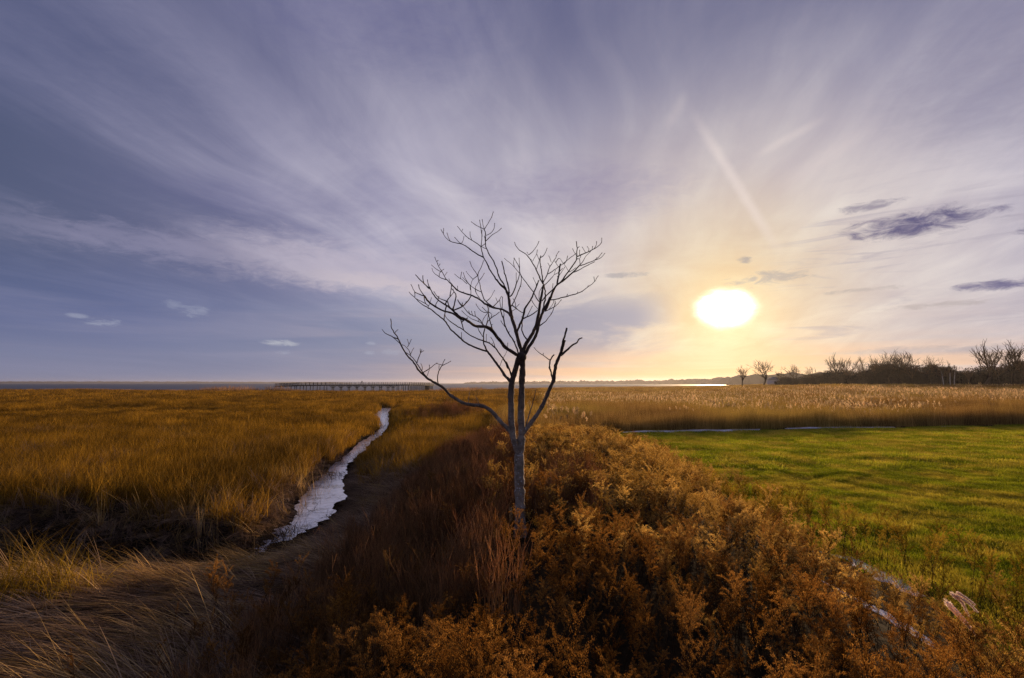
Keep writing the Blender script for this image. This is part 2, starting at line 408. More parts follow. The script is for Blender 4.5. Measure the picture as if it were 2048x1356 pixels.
M['seedgreen'] = plant_mat('olive_seed_heads', [(0.16, 0.10, 0.010), (0.36, 0.235, 0.024), (0.54, 0.37, 0.055)], 0.55)
M['seedtan'] = plant_mat('sunlit_tan_seed_heads', [(0.30, 0.155, 0.024), (0.60, 0.355, 0.07), (0.84, 0.58, 0.18)], 0.58, 0.5, [(0.22, 0.12, 0.026), (0.50, 0.30, 0.07), (0.76, 0.50, 0.15)], vary=0.35)  # paler tan: part plant colour, part sunlight put into the colour
M['stem'] = plant_mat('dried_stems', [(0.022, 0.013, 0.008), (0.05, 0.03, 0.016), (0.11, 0.065, 0.03)], 0.05)
M['twig'] = plant_mat('brush_twigs', [(0.17, 0.085, 0.042), (0.38, 0.215, 0.10), (0.62, 0.38, 0.18)], 0.52)
M['reed'] = plant_mat('reed_leaves', [(0.13, 0.07, 0.02), (0.32, 0.185, 0.05), (0.55, 0.345, 0.11)], 0.48, 0.06, [(0.20, 0.13, 0.028), (0.40, 0.275, 0.058), (0.56, 0.39, 0.10)])
M['plume'] = plant_mat('reed_plumes', [(0.42, 0.29, 0.13), (0.66, 0.48, 0.24), (0.88, 0.70, 0.42)], 0.5)
M['fox'] = plant_mat('pale_seed_hairs', [(0.66, 0.54, 0.46), (0.78, 0.66, 0.57), (0.90, 0.80, 0.70)], 0.5)
M['farbark'] = plant_mat('far_bark', [(0.045, 0.030, 0.022), (0.085, 0.055, 0.036), (0.13, 0.082, 0.05)], 0.0)
M['fartwig'] = plant_mat('far_twigs', [(0.05, 0.03, 0.02), (0.11, 0.06, 0.034), (0.18, 0.10, 0.05)], 0.15)
M['thicket'] = plant_mat('thicket_twigs', [(0.020, 0.014, 0.013), (0.042, 0.029, 0.024), (0.08, 0.054, 0.040)], 0.05)
M['birch'] = solid_mat('pale_bark', (0.34, 0.31, 0.28), (0.5, 0.47, 0.43), 3.0)
M['timber'] = solid_mat('weathered_timber', (0.022, 0.018, 0.017), (0.045, 0.037, 0.033), 2.0)
M['paint'] = solid_mat('pale_paint', (0.55, 0.53, 0.50), (0.66, 0.64, 0.61), 1.0)
M['shingle'] = solid_mat('grey_shingle', (0.20, 0.19, 0.19), (0.28, 0.27, 0.27), 2.0)
M['glass'] = solid_mat('dark_window', (0.03, 0.03, 0.035), (0.05, 0.05, 0.06), 1.0, 0.15, 0)
M['cloth'] = solid_mat('dark_cloth', (0.02, 0.02, 0.025), (0.04, 0.04, 0.05), 4.0)
M['skin'] = solid_mat('skin', (0.40, 0.24, 0.17), (0.46, 0.28, 0.20), 4.0, 0.6, 0)


def bark_mat():
    m = bpy.data.materials.new('sumac_bark'); m.use_nodes = True; N = NT(m.node_tree)
    b = N.n['Principled BSDF']; b.inputs['Roughness'].default_value = 0.9
    co = N.new('ShaderNodeTexCoord').outputs['Object']; z = N.xyz(co)[2]
    n = N.noise(co, 9.0, 6.0, 0.65)
    low = N.mix(N.step(n, 0.35, 0.65), (0.19, 0.145, 0.105, 1), (0.40, 0.325, 0.25, 1))
    upc = N.mix(N.step(n, 0.35, 0.65), (0.055, 0.034, 0.022, 1), (0.12, 0.072, 0.045, 1))
    c = N.mix(N.step(z, 1.6, 2.9), low, upc)                  # younger bark higher up is darker and redder
    v = N.new('ShaderNodeTexVoronoi'); v.inputs['Scale'].default_value = 24.0; N.l.new(co, v.inputs['Vector'])
    li = N.m('MULTIPLY', N.step(v.outputs['Distance'], 0.34, 0.20), N.step(N.noise(co, 6.0, 3.0), 0.42, 0.54))
    li = N.m('MULTIPLY', li, N.step(z, 2.6, 1.4))
    c = N.mix(li, c, (0.55, 0.55, 0.52, 1))                   # lichen spots
    gr = N.m('MULTIPLY', N.step(N.noise(co, 3.0, 4.0), 0.55, 0.7), N.step(z, 1.9, 1.0))
    c = N.mix(N.m('MULTIPLY', gr, 0.7), c, (0.11, 0.12, 0.045, 1))
    N.set(b.inputs['Base Color'], c)
    bp = N.new('ShaderNodeBump'); bp.inputs['Strength'].default_value = 0.8; bp.inputs['Distance'].default_value = 0.012
    N.l.new(N.noise(co, 40.0, 4.0), bp.inputs['Height']); N.l.new(bp.outputs[0], b.inputs['Normal'])
    return m


M['bark'] = bark_mat()

# ------------------------------------------------------------------ the lie of the land
CZ = -0.32                                                    # level of the ice in the creek
CREEK_PX = [(816, 763, 785), (830, 745, 777), (848, 758, 781), (859, 757, 773), (873, 738, 763), (885, 718, 742), (900, 698, 733), (918, 681, 708), (940, 654, 695), (960, 638, 693),
            (993, 598, 691), (1018, 590, 674), (1041, 583, 656), (1063, 551, 613), (1080, 534, 588), (1094, 515, 548), (1108, 492, 522), (1120, 466, 486)]
CL = np.array([at_z(l, v, CZ)[:2] for v, l, r in CREEK_PX]); CR = np.array([at_z(r, v, CZ)[:2] for v, l, r in CREEK_PX])
CMID = (CL + CR) / 2; CHW = np.linalg.norm(CR - CL, axis=1) / 2
far_end = np.array([[-11.5, 112.0], [-13.5, 96.0]])           # the channel goes on, hidden by grass
hollow = np.array([at_z(u, v, -0.4)[:2] for u, v in ((400, 1122), (300, 1120), (190, 1112), (60, 1100), (-200, 1085))])
PATH = np.concatenate([far_end, CMID, hollow]); PHW = np.concatenate([[0.6, 0.7], CHW, [1.0, 1.35, 1.45, 1.4, 1.4]])
PDEP = np.concatenate([[0.7] * 2, [0.72] * len(CMID), [0.95, 1.15, 1.15, 1.1, 1.0]])


def creek_dist(x, y):
    """signed distance outside the channel edge and its depth"""
    best = np.full(np.shape(x), 1e9); dep = np.zeros(np.shape(x))
    for i in range(len(PATH) - 1):
        a, b = PATH[i], PATH[i + 1]; ab = b - a; L = ab @ ab
        t = np.clip(((x - a[0]) * ab[0] + (y - a[1]) * ab[1]) / L, 0, 1)
        d = np.hypot(x - a[0] - t * ab[0], y - a[1] - t * ab[1]) - (PHW[i] + t * (PHW[i + 1] - PHW[i]))
        k = d < best; best = np.where(k, d, best); dep = np.where(k, PDEP[i] + t * (PDEP[i + 1] - PDEP[i]), dep)
    return best, dep


def shore_y(x, y):
    u = x / np.maximum(y, 1.0)
    return 232 + 16 * np.sin(x * 0.021) + 8 * np.sin(x * .06 + 1) + 200 * smooth(u, -0.14, 0.32) + 420 * smooth(u, 0.42, 0.6)


def berm_mask(x, y):
    return smooth(x, -3.3, 0.4) * (1 - smooth(x, 2.8, 6.3)) * (1 - smooth(y, 21, 31))


def terrain(x, y):
    x = np.asarray(x, float); y = np.asarray(y, float)
    z = 0.16 * (fbm(x * 0.13, y * 0.13, 3) - 0.5) + 0.06 * (fbm(x * 0.9, y * 0.9, 3) - 0.5)
    u = x / np.maximum(y + 2.0, 1.0)
    z = z + 0.30 * smooth(x, 2.0, 6.5) * (1 - smooth(y, 34, 50)) * smooth(x - 0.1 * y, 0, 4)
    rise = smooth(u, 0.22, 0.62) * smooth(y, 50, 170)
    z = z + 2.35 * rise + 0.5 * rise * (fbm(x * 0.045, y * 0.045, 3) - 0.5)
    z = z + (1.12 + 0.25 * (fbm(x * 0.5, y * 0.35, 3) - 0.5)) * berm_mask(x, y)
    d, dep = creek_dist(x, y)
    w = 0.12 * (fbm(x * 1.3, y * 1.3, 2) - 0.5) + 1.3 * (fbm(x * 0.75 + 3, y * 0.75, 3) - 0.5) * smooth(x, -6.6, -7.6) * (1 - smooth(y, 14, 17))
    east = smooth(x - np.interp(y, CMID[::-1, 1], CMID[::-1, 0]), -0.3, 0.4) * smooth(y, 10.2, 11.6)   # the bank on this side slopes gently
    z = z - dep * (1 - smooth(d + w, -0.35, 0.85 + 1.9 * east)) * (1 - smooth(y, 88, 112))
    s = y - shore_y(x, y)
    z = z * (1 - smooth(s, -25, 5)) - 2.2 * smooth(s, -12, 30)
    return z


def is_lawn(x, y):
    """1 on the mown grass right of the berm"""
    edge = 6.15 + 0.35 * np.sin(y * 0.9) + 0.3 * (fbm(x * .3, y * .3, 2) - .5)
    far = LAWN_FAR(x)
    return smooth(x, edge - 0.25, edge + 0.25) * (1 - smooth(y, far - 0.5, far + 0.5))


_lf = [at_z(u, v, 0.3)[:2] for u, v in ((1240, 866), (1330, 864), (1500, 862), (1760, 854), (2048, 847))]
_lx = np.array([p[0] for p in _lf]); _ly = np.array([p[1] for p in _lf])


def LAWN_FAR(x):
    return np.interp(x, _lx, _ly) + 0.35 * np.sin(np.asarray(x) * 0.8)


def ground_mat():
    m = bpy.data.materials.new('ground'); m.use_nodes = True; N = NT(m.node_tree)
    b = N.n['Principled BSDF']; b.inputs['Roughness'].default_value = 1.0; b.inputs['Specular IOR Level'].default_value = 0.05
    p = N.new('ShaderNodeNewGeometry').outputs['Position']
    n = N.noise(p, 1.6, 6.0, 0.65); n2 = N.noise(p, 0.12, 4.0)
    at = lambda k: N.new('ShaderNodeAttribute', attribute_name=k).outputs['Fac']
    soil = N.mix(N.step(n, 0.35, 0.65), (0.012, 0.008, 0.005, 1), (0.040, 0.026, 0.012, 1))
    far = N.mix(N.step(n2, 0.35, 0.65), (0.12, 0.058, 0.010, 1), (0.24, 0.12, 0.02, 1))
    c = N.mix(at('far'), soil, far)
    lawn = N.mix(N.step(n, 0.35, 0.65), (0.07, 0.095, 0.008, 1), (0.14, 0.145, 0.018, 1))
    c = N.mix(at('lawn'), c, lawn)
    mud = N.mix(N.step(n, 0.3, 0.7), (0.010, 0.008, 0.006, 1), (0.022, 0.016, 0.012, 1))
    c = N.mix(at('mud'), c, mud)
    N.set(b.inputs['Base Color'], c)
    bp = N.new('ShaderNodeBump'); bp.inputs['Strength'].default_value = 0.6; bp.inputs['Distance'].default_value = 0.05
    N.l.new(N.noise(p, 7.0, 5.0), bp.inputs['Height']); N.l.new(bp.outputs[0], b.inputs['Normal'])
    return m


def build_ground():
    def axis(lo, hi, n, k):
        t = np.linspace(-1, 1, n); s = np.sinh(k * t) / math.sinh(k)
        return np.where(s < 0, s * -lo, s * hi)
    xs = axis(-900, 1100, 460, 6.4)
    ty = np.linspace(0, 1, 400); ys = -30 + 45 * np.minimum(ty / 0.3, 1) ** 1 * 1.0
    ys = np.concatenate([np.linspace(-40, 3, 18, endpoint=False), 3 + 1100 * (np.expm1(5.6 * np.linspace(0, 1, 380)) / math.expm1(5.6))])
    X, Y = np.meshgrid(xs, ys); Z = terrain(X, Y)
    nx, ny = len(xs), len(ys)
    i = (np.arange(ny - 1) * nx)[:, None] + np.arange(nx - 1)[None]
    B = Buf(); B.add(np.stack([X, Y, Z], -1), np.stack([i, i + 1, i + 1 + nx, i + nx], -1))
    o = B.obj('ground', ground_mat()); tag(o, kind='structure')
    d, _ = creek_dist(X, Y)
    for k, val in (('lawn', is_lawn(X, Y)), ('mud', (1 - smooth(d, 0.0, 0.7)) * (1 - smooth(Y, 88, 112))), ('far', smooth(np.hypot(X, Y), 45, 110))):
        a = o.data.attributes.new(k, 'FLOAT', 'POINT'); a.data.foreach_set('value', val.ravel().astype(np.float32))


build_ground()


def sea_mat():
    m = bpy.data.materials.new('sea_water'); m.use_nodes = True; N = NT(m.node_tree)
    b = N.n['Principled BSDF']; b.inputs['Roughness'].default_value = 0.45; b.inputs['IOR'].default_value = 1.33
    p = N.new('ShaderNodeNewGeometry').outputs['Position']
    v = N.new('ShaderNodeMapping'); v.inputs['Scale'].default_value = (0.035, 0.10, 1); N.l.new(p, v.inputs['Vector'])
    foam = N.step(N.noise(v.outputs[0], 1.0, 6.0, 0.7, 0.4), 0.66, 0.72)
    x, y, z = N.xyz(p)
    near = N.m('MULTIPLY', N.step(y, 420, 260), N.step(x, -10, -60))
    foam = N.m('MULTIPLY', foam, N.m('ADD', N.m('MULTIPLY', near, 0.8), 0.15))
    N.set(b.inputs['Base Color'], N.mix(foam, (0.030, 0.040, 0.055, 1), (0.7, 0.7, 0.72, 1)))
    bp = N.new('ShaderNodeBump'); bp.inputs['Strength'].default_value = 0.5; bp.inputs['Distance'].default_value = 0.5
    N.l.new(N.noise(p, 0.25, 5.0, 0.6), bp.inputs['Height']); N.l.new(bp.outputs[0], b.inputs['Normal'])
    return m


B = Buf(); gx = np.linspace(-9000, 9000, 61); gy = 205 + 8800 * np.linspace(0, 1, 50) ** 2.2
X, Y = np.meshgrid(gx, gy); i = (np.arange(49) * 61)[:, None] + np.arange(60)[None]
B.add(np.stack([X, Y, np.full_like(X, -0.62)], -1), np.stack([i, i + 1, i + 62, i + 61], -1))
tag(B.obj('sea', sea_mat()), kind='structure')


def ice_mat():
    m = bpy.data.materials.new('creek_ice'); m.use_nodes = True; N = NT(m.node_tree)
    b = N.n['Principled BSDF']; b.inputs['Roughness'].default_value = 0.20; b.inputs['Coat Weight'].default_value = 0.7; b.inputs['Coat Roughness'].default_value = 0.10
    p = N.new('ShaderNodeNewGeometry').outputs['Position']
    mp = N.new('ShaderNodeMapping'); mp.inputs['Scale'].default_value = (1.25, 1.5, 1); mp.inputs['Rotation'].default_value = (0, 0, R(-12)); N.l.new(p, mp.inputs['Vector'])
    v = mp.outputs[0]
    n = N.noise(v, 1.5, 7.0, 0.68, 0.7)
    crack = N.step(N.m('ABSOLUTE', N.m('SUBTRACT', n, 0.5)), 0.028, 0.008)
    n3 = N.noise(v, 0.85, 7.0, 0.74, 0.8); lead = N.step(n3, 0.555, 0.59)
    k = N.m('MAXIMUM', N.m('MULTIPLY', crack, N.step(N.noise(p, 0.5, 2.0), 0.45, 0.62, 0.0, 0.7)), lead)
    k = N.m('MULTIPLY', k, 0.92)
    ice = N.mix(N.step(N.noise(v, 3.0, 5.0), 0.3, 0.7), (0.62, 0.60, 0.63, 1), (0.92, 0.90, 0.92, 1))
    N.set(b.inputs['Base Color'], N.mix(k, ice, (0.02, 0.015, 0.015, 1)))
    bp = N.new('ShaderNodeBump'); bp.inputs['Strength'].default_value = 0.5; bp.inputs['Distance'].default_value = 0.02
    N.l.new(N.m('SUBTRACT', n, N.m('MULTIPLY', k, 0.5)), bp.inputs['Height']); N.l.new(bp.outputs[0], b.inputs['Normal'])
    return m


def build_creek():
    # resample the two banks and close them as a ribbon, four strips wide
    k = np.arange(len(CL)); kk = np.linspace(0, len(CL) - 1, 240)
    L = np.stack([np.interp(kk, k, CL[:, j]) for j in (0, 1)], -1); Rr = np.stack([np.interp(kk, k, CR[:, j]) for j in (0, 1)], -1)
    ex = (Rr - L) / np.linalg.norm(Rr - L, axis=1)[:, None]
    rg = lambda o: 0.34 * (fbm(kk * 1.4, kk * 0 + o, 4)[:, None] - 0.5) + 0.42 * (fbm(kk * 5.0, kk * 0 + o + 20, 3)[:, None] - 0.5) - 0.05
    L = L - ex * rg(2); Rr = Rr + ex * (rg(9) - 0.05)
    V = []
    for s in np.linspace(0, 1, 6): V.append(np.concatenate([L + (Rr - L) * s, np.full((240, 1), CZ)], 1))
    V = np.stack(V, 1).reshape(-1, 3)
    i = (np.arange(239) * 6)[:, None] + np.arange(5)[None]
    B = Buf(); B.add(V, np.stack([i, i + 1, i + 7, i + 6], -1))
    tag(B.obj('creek', ice_mat()), kind='structure')


build_creek()


def build_snow():
    m = bpy.data.materials.new('snow'); m.use_nodes = True; N = NT(m.node_tree)
    b = N.n['Principled BSDF']; b.inputs['Roughness'].default_value = 0.7
    p = N.new('ShaderNodeNewGeometry').outputs['Position']
    N.set(b.inputs['Base Color'], N.mix(N.step(N.noise(p, 5.0, 5.0), 0.35, 0.65), (0.62, 0.61, 0.66, 1), (0.84, 0.83, 0.86, 1)))
    b.inputs['Subsurface Weight'].default_value = 0.1
    bp = N.new('ShaderNodeBump'); bp.inputs['Strength'].default_value = 0.6; bp.inputs['Distance'].default_value = 0.03
    N.l.new(N.noise(p, 9.0, 5.0), bp.inputs['Height']); N.l.new(bp.outputs[0], b.inputs['Normal'])
    def patch(pts, halfw, label, lift=0.05, k=60):
        P = np.array(pts, float); t = np.linspace(0, len(P) - 1, k)
        c = np.stack([np.interp(t, np.arange(len(P)), P[:, j]) for j in (0, 1)], -1)
        tg = np.gradient(c, axis=0); tg /= np.linalg.norm(tg, axis=1)[:, None]; nn = np.stack([-tg[:, 1], tg[:, 0]], -1)
        w = halfw * (np.sin(np.linspace(0.02, math.pi - 0.02, k)) ** 0.6) * (0.45 + 1.1 * fbm(t * 3.1, t * 0 + halfw * 7, 3))
        V = []
        S = np.linspace(-1, 1, 9)
        for s in S:
            q = c + nn * (w * s + 0.25 * halfw * (fbm(t * 2.2, t * 0 + 4 + s, 2) - .5))[:, None]
            z = terrain(q[:, 0], q[:, 1]) + (lift * (1 - s ** 2) + 0.012 * fbm(q[:, 0] * 4, q[:, 1] * 4, 3) - 0.02 - 0.06 * (abs(s) == 1))
            V.append(np.concatenate([q, z[:, None]], 1))
        V = np.stack(V, 1).reshape(-1, 3); i = (np.arange(k - 1) * 9)[:, None] + np.arange(8)[None]
        B = Buf(); B.add(V, np.stack([i, i + 1, i + 10, i + 9], -1))
        tag(B.obj('snow_patch', m), label, 'snow patch', 'patches of old snow')
    g = lambda L, z=0.32: [at_z(u, v, z)[:2] for u, v in L]
    patch(g([(1245, 866), (1300, 864), (1370, 862), (1420, 861), (1470, 860), (1520, 859)]), 0.95, 'long white snow strip at the far lawn edge below the setting sun', 0.10)
    patch(g([(1570, 857), (1650, 855), (1735, 853), (1790, 852)]), 0.8, 'thin white snow strip along the far lawn edge, in front of tall brown reeds', 0.07)
    patch(g([(1880, 850), (1930, 849.5)]), 0.4, 'tiny sliver of snow at the lawn edge near the right border', 0.06)
    patch(g([(1640, 1098), (1700, 1112), (1760, 1145), (1815, 1178), (1850, 1190)]), 0.30, 'patchy snow streak behind bare weed stems beside the lawn', 0.02)
    patch(g([(1640, 1200), (1700, 1222), (1740, 1240), (1800, 1265), (1850, 1300), (1870, 1330)], 0.45), 0.35, 'broken bluish snow patch under brown weeds at lower right', 0.02)
    patch([at_z(u, v, 1.15)[:2] for u, v in ((1170, 872), (1200, 873), (1240, 874))], 0.5, 'faint snow streak behind golden weeds right of the bare tree', 0.12)
    patch([at_y(u, 766, 118)[:2] for u in (2000, 2022, 2040)], 2.2, 'small white snow patch on the meadow below the tall trees', 0.25)


build_snow()

# ------------------------------------------------------------------ scattering
def proto(name, buf, mats):
    return bpy.data.objects.new(name, buf.mesh(name, mats))


_ng = {}


def scatter(name, protos, P, rotz, scl, idx, tilt=None, kind='stuff'):
    """ONE object of uncountable growth: copies of the given clumps on the points P"""
    P = np.asarray(P, float); n = len(P)
    c = bpy.data.collections.new(name + '_clumps')
    for o in protos: c.objects.link(o)
    me = bpy.data.meshes.new(name); me.vertices.add(n); me.vertices.foreach_set('co', P.astype(np.float32).ravel())
    rot = np.zeros((n, 3), np.float32); rot[:, 2] = rotz
    if tilt is not None: rot[:, :2] = tilt
    s = np.asarray(scl, np.float32); s = np.repeat(s[:, None], 3, 1) if s.ndim == 1 else s
    for an, ty, val, key in (('rot', 'FLOAT_VECTOR', rot, 'vector'), ('scl', 'FLOAT_VECTOR', s, 'vector'), ('idx', 'INT', np.asarray(idx, np.int32), 'value')):
        a = me.attributes.new(an, ty, 'POINT'); a.data.foreach_set(key, val.ravel())
    o = bpy.data.objects.new(name, me); COL.objects.link(o); tag(o, kind=kind)
    ng = bpy.data.node_groups.new(name + '_growth', 'GeometryNodeTree')
    ng.interface.new_socket('Geometry', in_out='INPUT', socket_type='NodeSocketGeometry'); ng.interface.new_socket('Geometry', in_out='OUTPUT', socket_type='NodeSocketGeometry')
    gi = ng.nodes.new('NodeGroupInput'); go = ng.nodes.new('NodeGroupOutput')
    ip = ng.nodes.new('GeometryNodeInstanceOnPoints'); ci = ng.nodes.new('GeometryNodeCollectionInfo')
    ci.inputs['Collection'].default_value = c; ci.inputs['Separate Children'].default_value = True; ci.inputs['Reset Children'].default_value = True
    def at(nm, ty):
        q = ng.nodes.new('GeometryNodeInputNamedAttribute'); q.data_type = ty; q.inputs['Name'].default_value = nm
        return [x for x in q.outputs if x.enabled and x.name == 'Attribute'][0]
    ip.inputs['Pick Instance'].default_value = True
    L = ng.links.new
    L(gi.outputs[0], ip.inputs['Points']); L(ci.outputs[0], ip.inputs['Instance']); L(at('idx', 'INT'), ip.inputs['Instance Index'])
    L(at('rot', 'FLOAT_VECTOR'), ip.inputs['Rotation']); L(at('scl', 'FLOAT_VECTOR'), ip.inputs['Scale']); L(ip.outputs[0], go.inputs[0])
    md = o.modifiers.new('growth', 'NODES'); md.node_group = ng
    return o


def grid_points(x0, x1, y0, y1, s, jit=0.9):
    nx, ny = max(1, int((x1 - x0) / s)), max(1, int((y1 - y0) / s))
    X, Y = np.meshgrid(x0 + (np.arange(nx) + 0.5) * s, y0 + (np.arange(ny) + 0.5) * s)
    X = X.ravel() + (rng.random(nx * ny) - 0.5) * s * jit; Y = Y.ravel() + (rng.random(nx * ny) - 0.5) * s * jit
    return X, Y


def in_view(x, y, m=1.5):
    return (np.abs(x) < y * 1.04 + m) & (y > 1.2)


def settle(X, Y, keep, sink=0.02):
    X, Y = X[keep], Y[keep]
    return np.stack([X, Y, terrain(X, Y) - sink], -1)


def zones(X, Y):
    d, _ = creek_dist(X, Y)
    return d, berm_mask(X, Y), is_lawn(X, Y), Y - shore_y(X, Y)


# ---- cordgrass of the salt marsh (left, and beyond the mound)
def cordgrass():
    pr = []
    for k in range(4):
        b = Buf(); blades(b, 36, 0.22, 0.34, 0.82, 0.015, 0.12, 0.70, 3); pr.append(proto(f'cordgrass_{k:02d}', b, M['cord']))
    for k in range(3):
        b = Buf(); blades(b, 70, 0.62, 0.36, 0.82, 0.026, 0.10, 0.5, 2); pr.append(proto(f'cordgrass_{4 + k:02d}', b, M['cord']))
    for k in range(3):
        b = Buf(); blades(b, 120, 2.2, 0.45, 0.75, 0.06, 0.10, 0.45, 2); pr.append(proto(f'cordgrass_{7 + k:02d}', b, M['cord']))
    for k in range(3):
        b = Buf(); blades(b, 30, 0.24, 0.34, 0.86, 0.015, 0.25, 0.9, 3); pr.append(proto(f'cordgrass_{10 + k:02d}', b, M['reed'] if k else M['straw']))
    P, I, S = [], [], []
    for (x0, x1, y0, y1, s, i0, n, sc) in ((-40, 2, 11, 36, 0.20, 0, 4, 1), (-90, 6, 36, 92, 0.62, 4, 3, 1), (-262, 40, 92, 262, 1.75, 7, 3, 1)):
        X, Y = grid_points(x0, x1, y0, y1, s)
        d, bm, lw, sh = zones(X, Y)
        left = X < np.where(Y < 26, -2.2 - 0.0 * Y, np.where(Y < 60, -0.9 + 0.02 * Y, 2 + 0.05 * Y))
        k = in_view(X, Y, 3) & left & (d > np.where(Y < 25, 0.55, 0.25)) & (bm < 0.12) & (sh < -10) & ~((Y < 13.5) & (Y < np.interp(X, hollow[::-1, 0], hollow[::-1, 1]) + 0.6))
        # right of the near creek the grass lies flat (straw), and stands again farther off
        nearR = (X > np.interp(Y, CMID[::-1, 1], CMID[::-1, 0])) & (Y < 26)
        k &= ~(nearR & (rng.random(len(X)) < smooth(Y, 30, 17)))
        k &= ~((Y < 17) & (d < 1.6) & (rng.random(len(X)) < 0.6))
        k &= ~((Y < 13.5) & (d < 3.5) & (rng.random(len(X)) < 0.5))
        p = settle(X, Y, k); P.append(p); m = len(p)
        ii = i0 + rng.integers(0, n, m)
        if i0 == 0: ii = np.where(rng.random(m) < 0.10 + 0.35 * smooth(fbm(p[:, 0] * 0.35, p[:, 1] * 0.35, 2), 0.5, 0.65), 10 + rng.integers(0, 3, m), ii)
        I.append(ii)
        hn = fbm(p[:, 0] * 0.09, p[:, 1] * 0.05, 3); hs = 0.62 + 0.75 * hn
        dead = smooth(fbm(p[:, 0] * 0.05 + 30, p[:, 1] * 0.035, 3), 0.60, 0.66)      # low dark hollows
        S.append(np.stack([np.full(m, sc)] * 2 + [hs * (1 - 0.5 * dead)], -1) * (0.65 + 0.6 * rng.random(m))[:, None])
    P = np.concatenate(P); n = len(P)
    az = 0.9 * (fbm(P[:, 0] * 0.15, P[:, 1] * 0.15, 2) - 0.5)
    scatter('marsh_grass', pr, P, rng.random(n) * 6.28, np.concatenate(S), np.concatenate(I), tilt=np.stack([0.12 * rng.normal(size=n), 0.18 * az + 0.10 * rng.normal(size=n)], -1))


cordgrass()


# ---- straw lying flat, combed by the tide
def straw():
    pr = []
    for k in range(5):
        b = Buf(); locks(b, 5, 9, 0.34, 0.4, 1.05, 0.015, 1.14, 0.36, 4, 0.35); pr.append(proto(f'flat_straw_{k:02d}', b, M['straw']))
    for k in range(3):
        b = Buf(); locks(b, 4, 9, 0.24, 0.5, 1.15, 0.016, 1.02, 0.62, 4, 0.4); pr.append(proto(f'flat_straw_{5 + k:02d}', b, M['strawgold']))
    X, Y = grid_points(-16, 0.2, 4.2, 30, 0.17)
    d, bm, lw, sh = zones(X, Y)
    cx = np.interp(Y, CMID[::-1, 1], CMID[::-1, 0], left=-6.2)
    right = X > np.where(Y > 11.0, cx, -20)
    bank = (d > 0.15) & (d < 1.3) & (Y < 34)
    k = in_view(X, Y) & (((right | (Y < 11.5)) & (d > 0.02) & (bm < 0.25) & (rng.random(len(X)) < smooth(Y, 33, 20) * 0.95 + 0.05)) | (bank & (rng.random(len(X)) < 0.6)))
    p = settle(X, Y, k, 0.03); n = len(p); x, y = p[:, 0], p[:, 1]
    dd, _ = creek_dist(x, y)
    # direction of lay: off the mound towards the creek and the camera, swirling
    a = R(205) + 1.5 * (fbm(x * 0.35, y * 0.28, 3) - 0.5) * 2.0 + R(25) * smooth(y, 12, 20) - R(12) * smooth(y, 9, 6)
    a = np.where((x < np.interp(y, CMID[::-1, 1], CMID[::-1, 0], left=-6.2) - 0.2) & (y > 11), R(-50) + 0.9 * rng.normal(size=n) * 0.6, a)
    a += 0.30 * rng.normal(size=n)
    ridge = smooth(fbm(x * 0.8 + 9, y * 1.1, 3), 0.46, 0.60)
    gold = rng.random(n) < 0.05 + 0.55 * ridge * smooth(x, -2.5, -5.0) * smooth(y, 14.5, 10.5)
    rim = smooth(dd, 0.35, 0.7) * (1 - smooth(dd, 1.5, 2.2)) * (x < -4.6) * (y < 11.6)
    gold |= rng.random(n) < 0.55 * rim  # golden straw along the hollow's near rim paints in its sunlit band
    idx = np.where(gold, 5 + rng.integers(0, 3, n), rng.integers(0, 5, n))
    s = np.stack([0.8 + 0.4 * rng.random(n), 0.8 + 0.4 * rng.random(n), (0.12 + 0.36 * ridge + 0.55 * rng.random(n) ** 5) * (0.45 + 0.55 * smooth(dd, 0.4, 1.8)) * np.where((x > -7.0) & (x < -4.4) & (y > 9.8) & (y < 13), 0.55, 1.0) * (1 + 0.6 * rim)], -1)
    # locks of straw hanging over the rims of the hollow and the creek
    X, Y = grid_points(-16, -4.6, 9.4, 22, 0.30); d3, _ = creek_dist(X, Y)
    kk = in_view(X, Y) & (d3 > -0.75) & (d3 < 1.0) & (rng.random(len(X)) < np.where(X < -6.6, 0.5, 0.12)) & ((X < np.interp(Y, CMID[::-1, 1], CMID[::-1, 0], left=-6.2)) | (d3 > 0.5))
    q = settle(X, Y, kk, -0.02); mq = len(q); hy = np.interp(q[:, 0], hollow[::-1, 0], hollow[::-1, 1])
    aq = np.where(q[:, 0] < -6.3, np.where(q[:, 1] > hy, R(-80), R(195)), R(-45)) + 0.7 * rng.normal(size=mq)
    sq = np.stack([0.7 + 0.4 * rng.random(mq)] * 2 + [0.5 + 0.8 * rng.random(mq)], -1)
    p = np.concatenate([p, q]); a = np.concatenate([a, aq]); s = np.concatenate([s, sq]); idx = np.concatenate([idx, np.where(rng.random(mq) < 0.55, 5 + rng.integers(0, 3, mq), rng.integers(0, 5, mq))]); n = len(p)
    # broken dark stalks frozen into the creek ice
    m = 260; t = rng.random(m) * (len(CMID) - 1); f = rng.random(m) * 1.9 - 0.95
    cx_, cy_, hw_ = (np.interp(t, np.arange(len(CMID)), v) for v in (CMID[:, 0], CMID[:, 1], CHW))
    keep = fbm(cx_ * 0.9, cy_ * 0.5, 2) > 0.42
    b = Buf(); blades(b, 7, 0.16, 0.10, 0.40, 0.020, 1.50, 0.10, 3)
    b2 = Buf(); blades(b2, 12, 0.22, 0.10, 0.50, 0.016, 1.40, 0.25, 3)
    deb = np.stack([cx_ + f * hw_, cy_, np.full(m, CZ + 0.012)], -1)[keep]; k2 = len(deb)
    scatter('ice_debris', [proto('ice_debris_00', b, M['stem']), proto('ice_debris_01', b2, M['stem'])], deb, rng.random(k2) * 6.28, 0.6 + 0.9 * rng.random(k2), rng.integers(0, 2, k2))
    scatter('matted_straw', pr, p, a, s, idx, tilt=0.14 * rng.normal(size=(n, 2)))


straw()


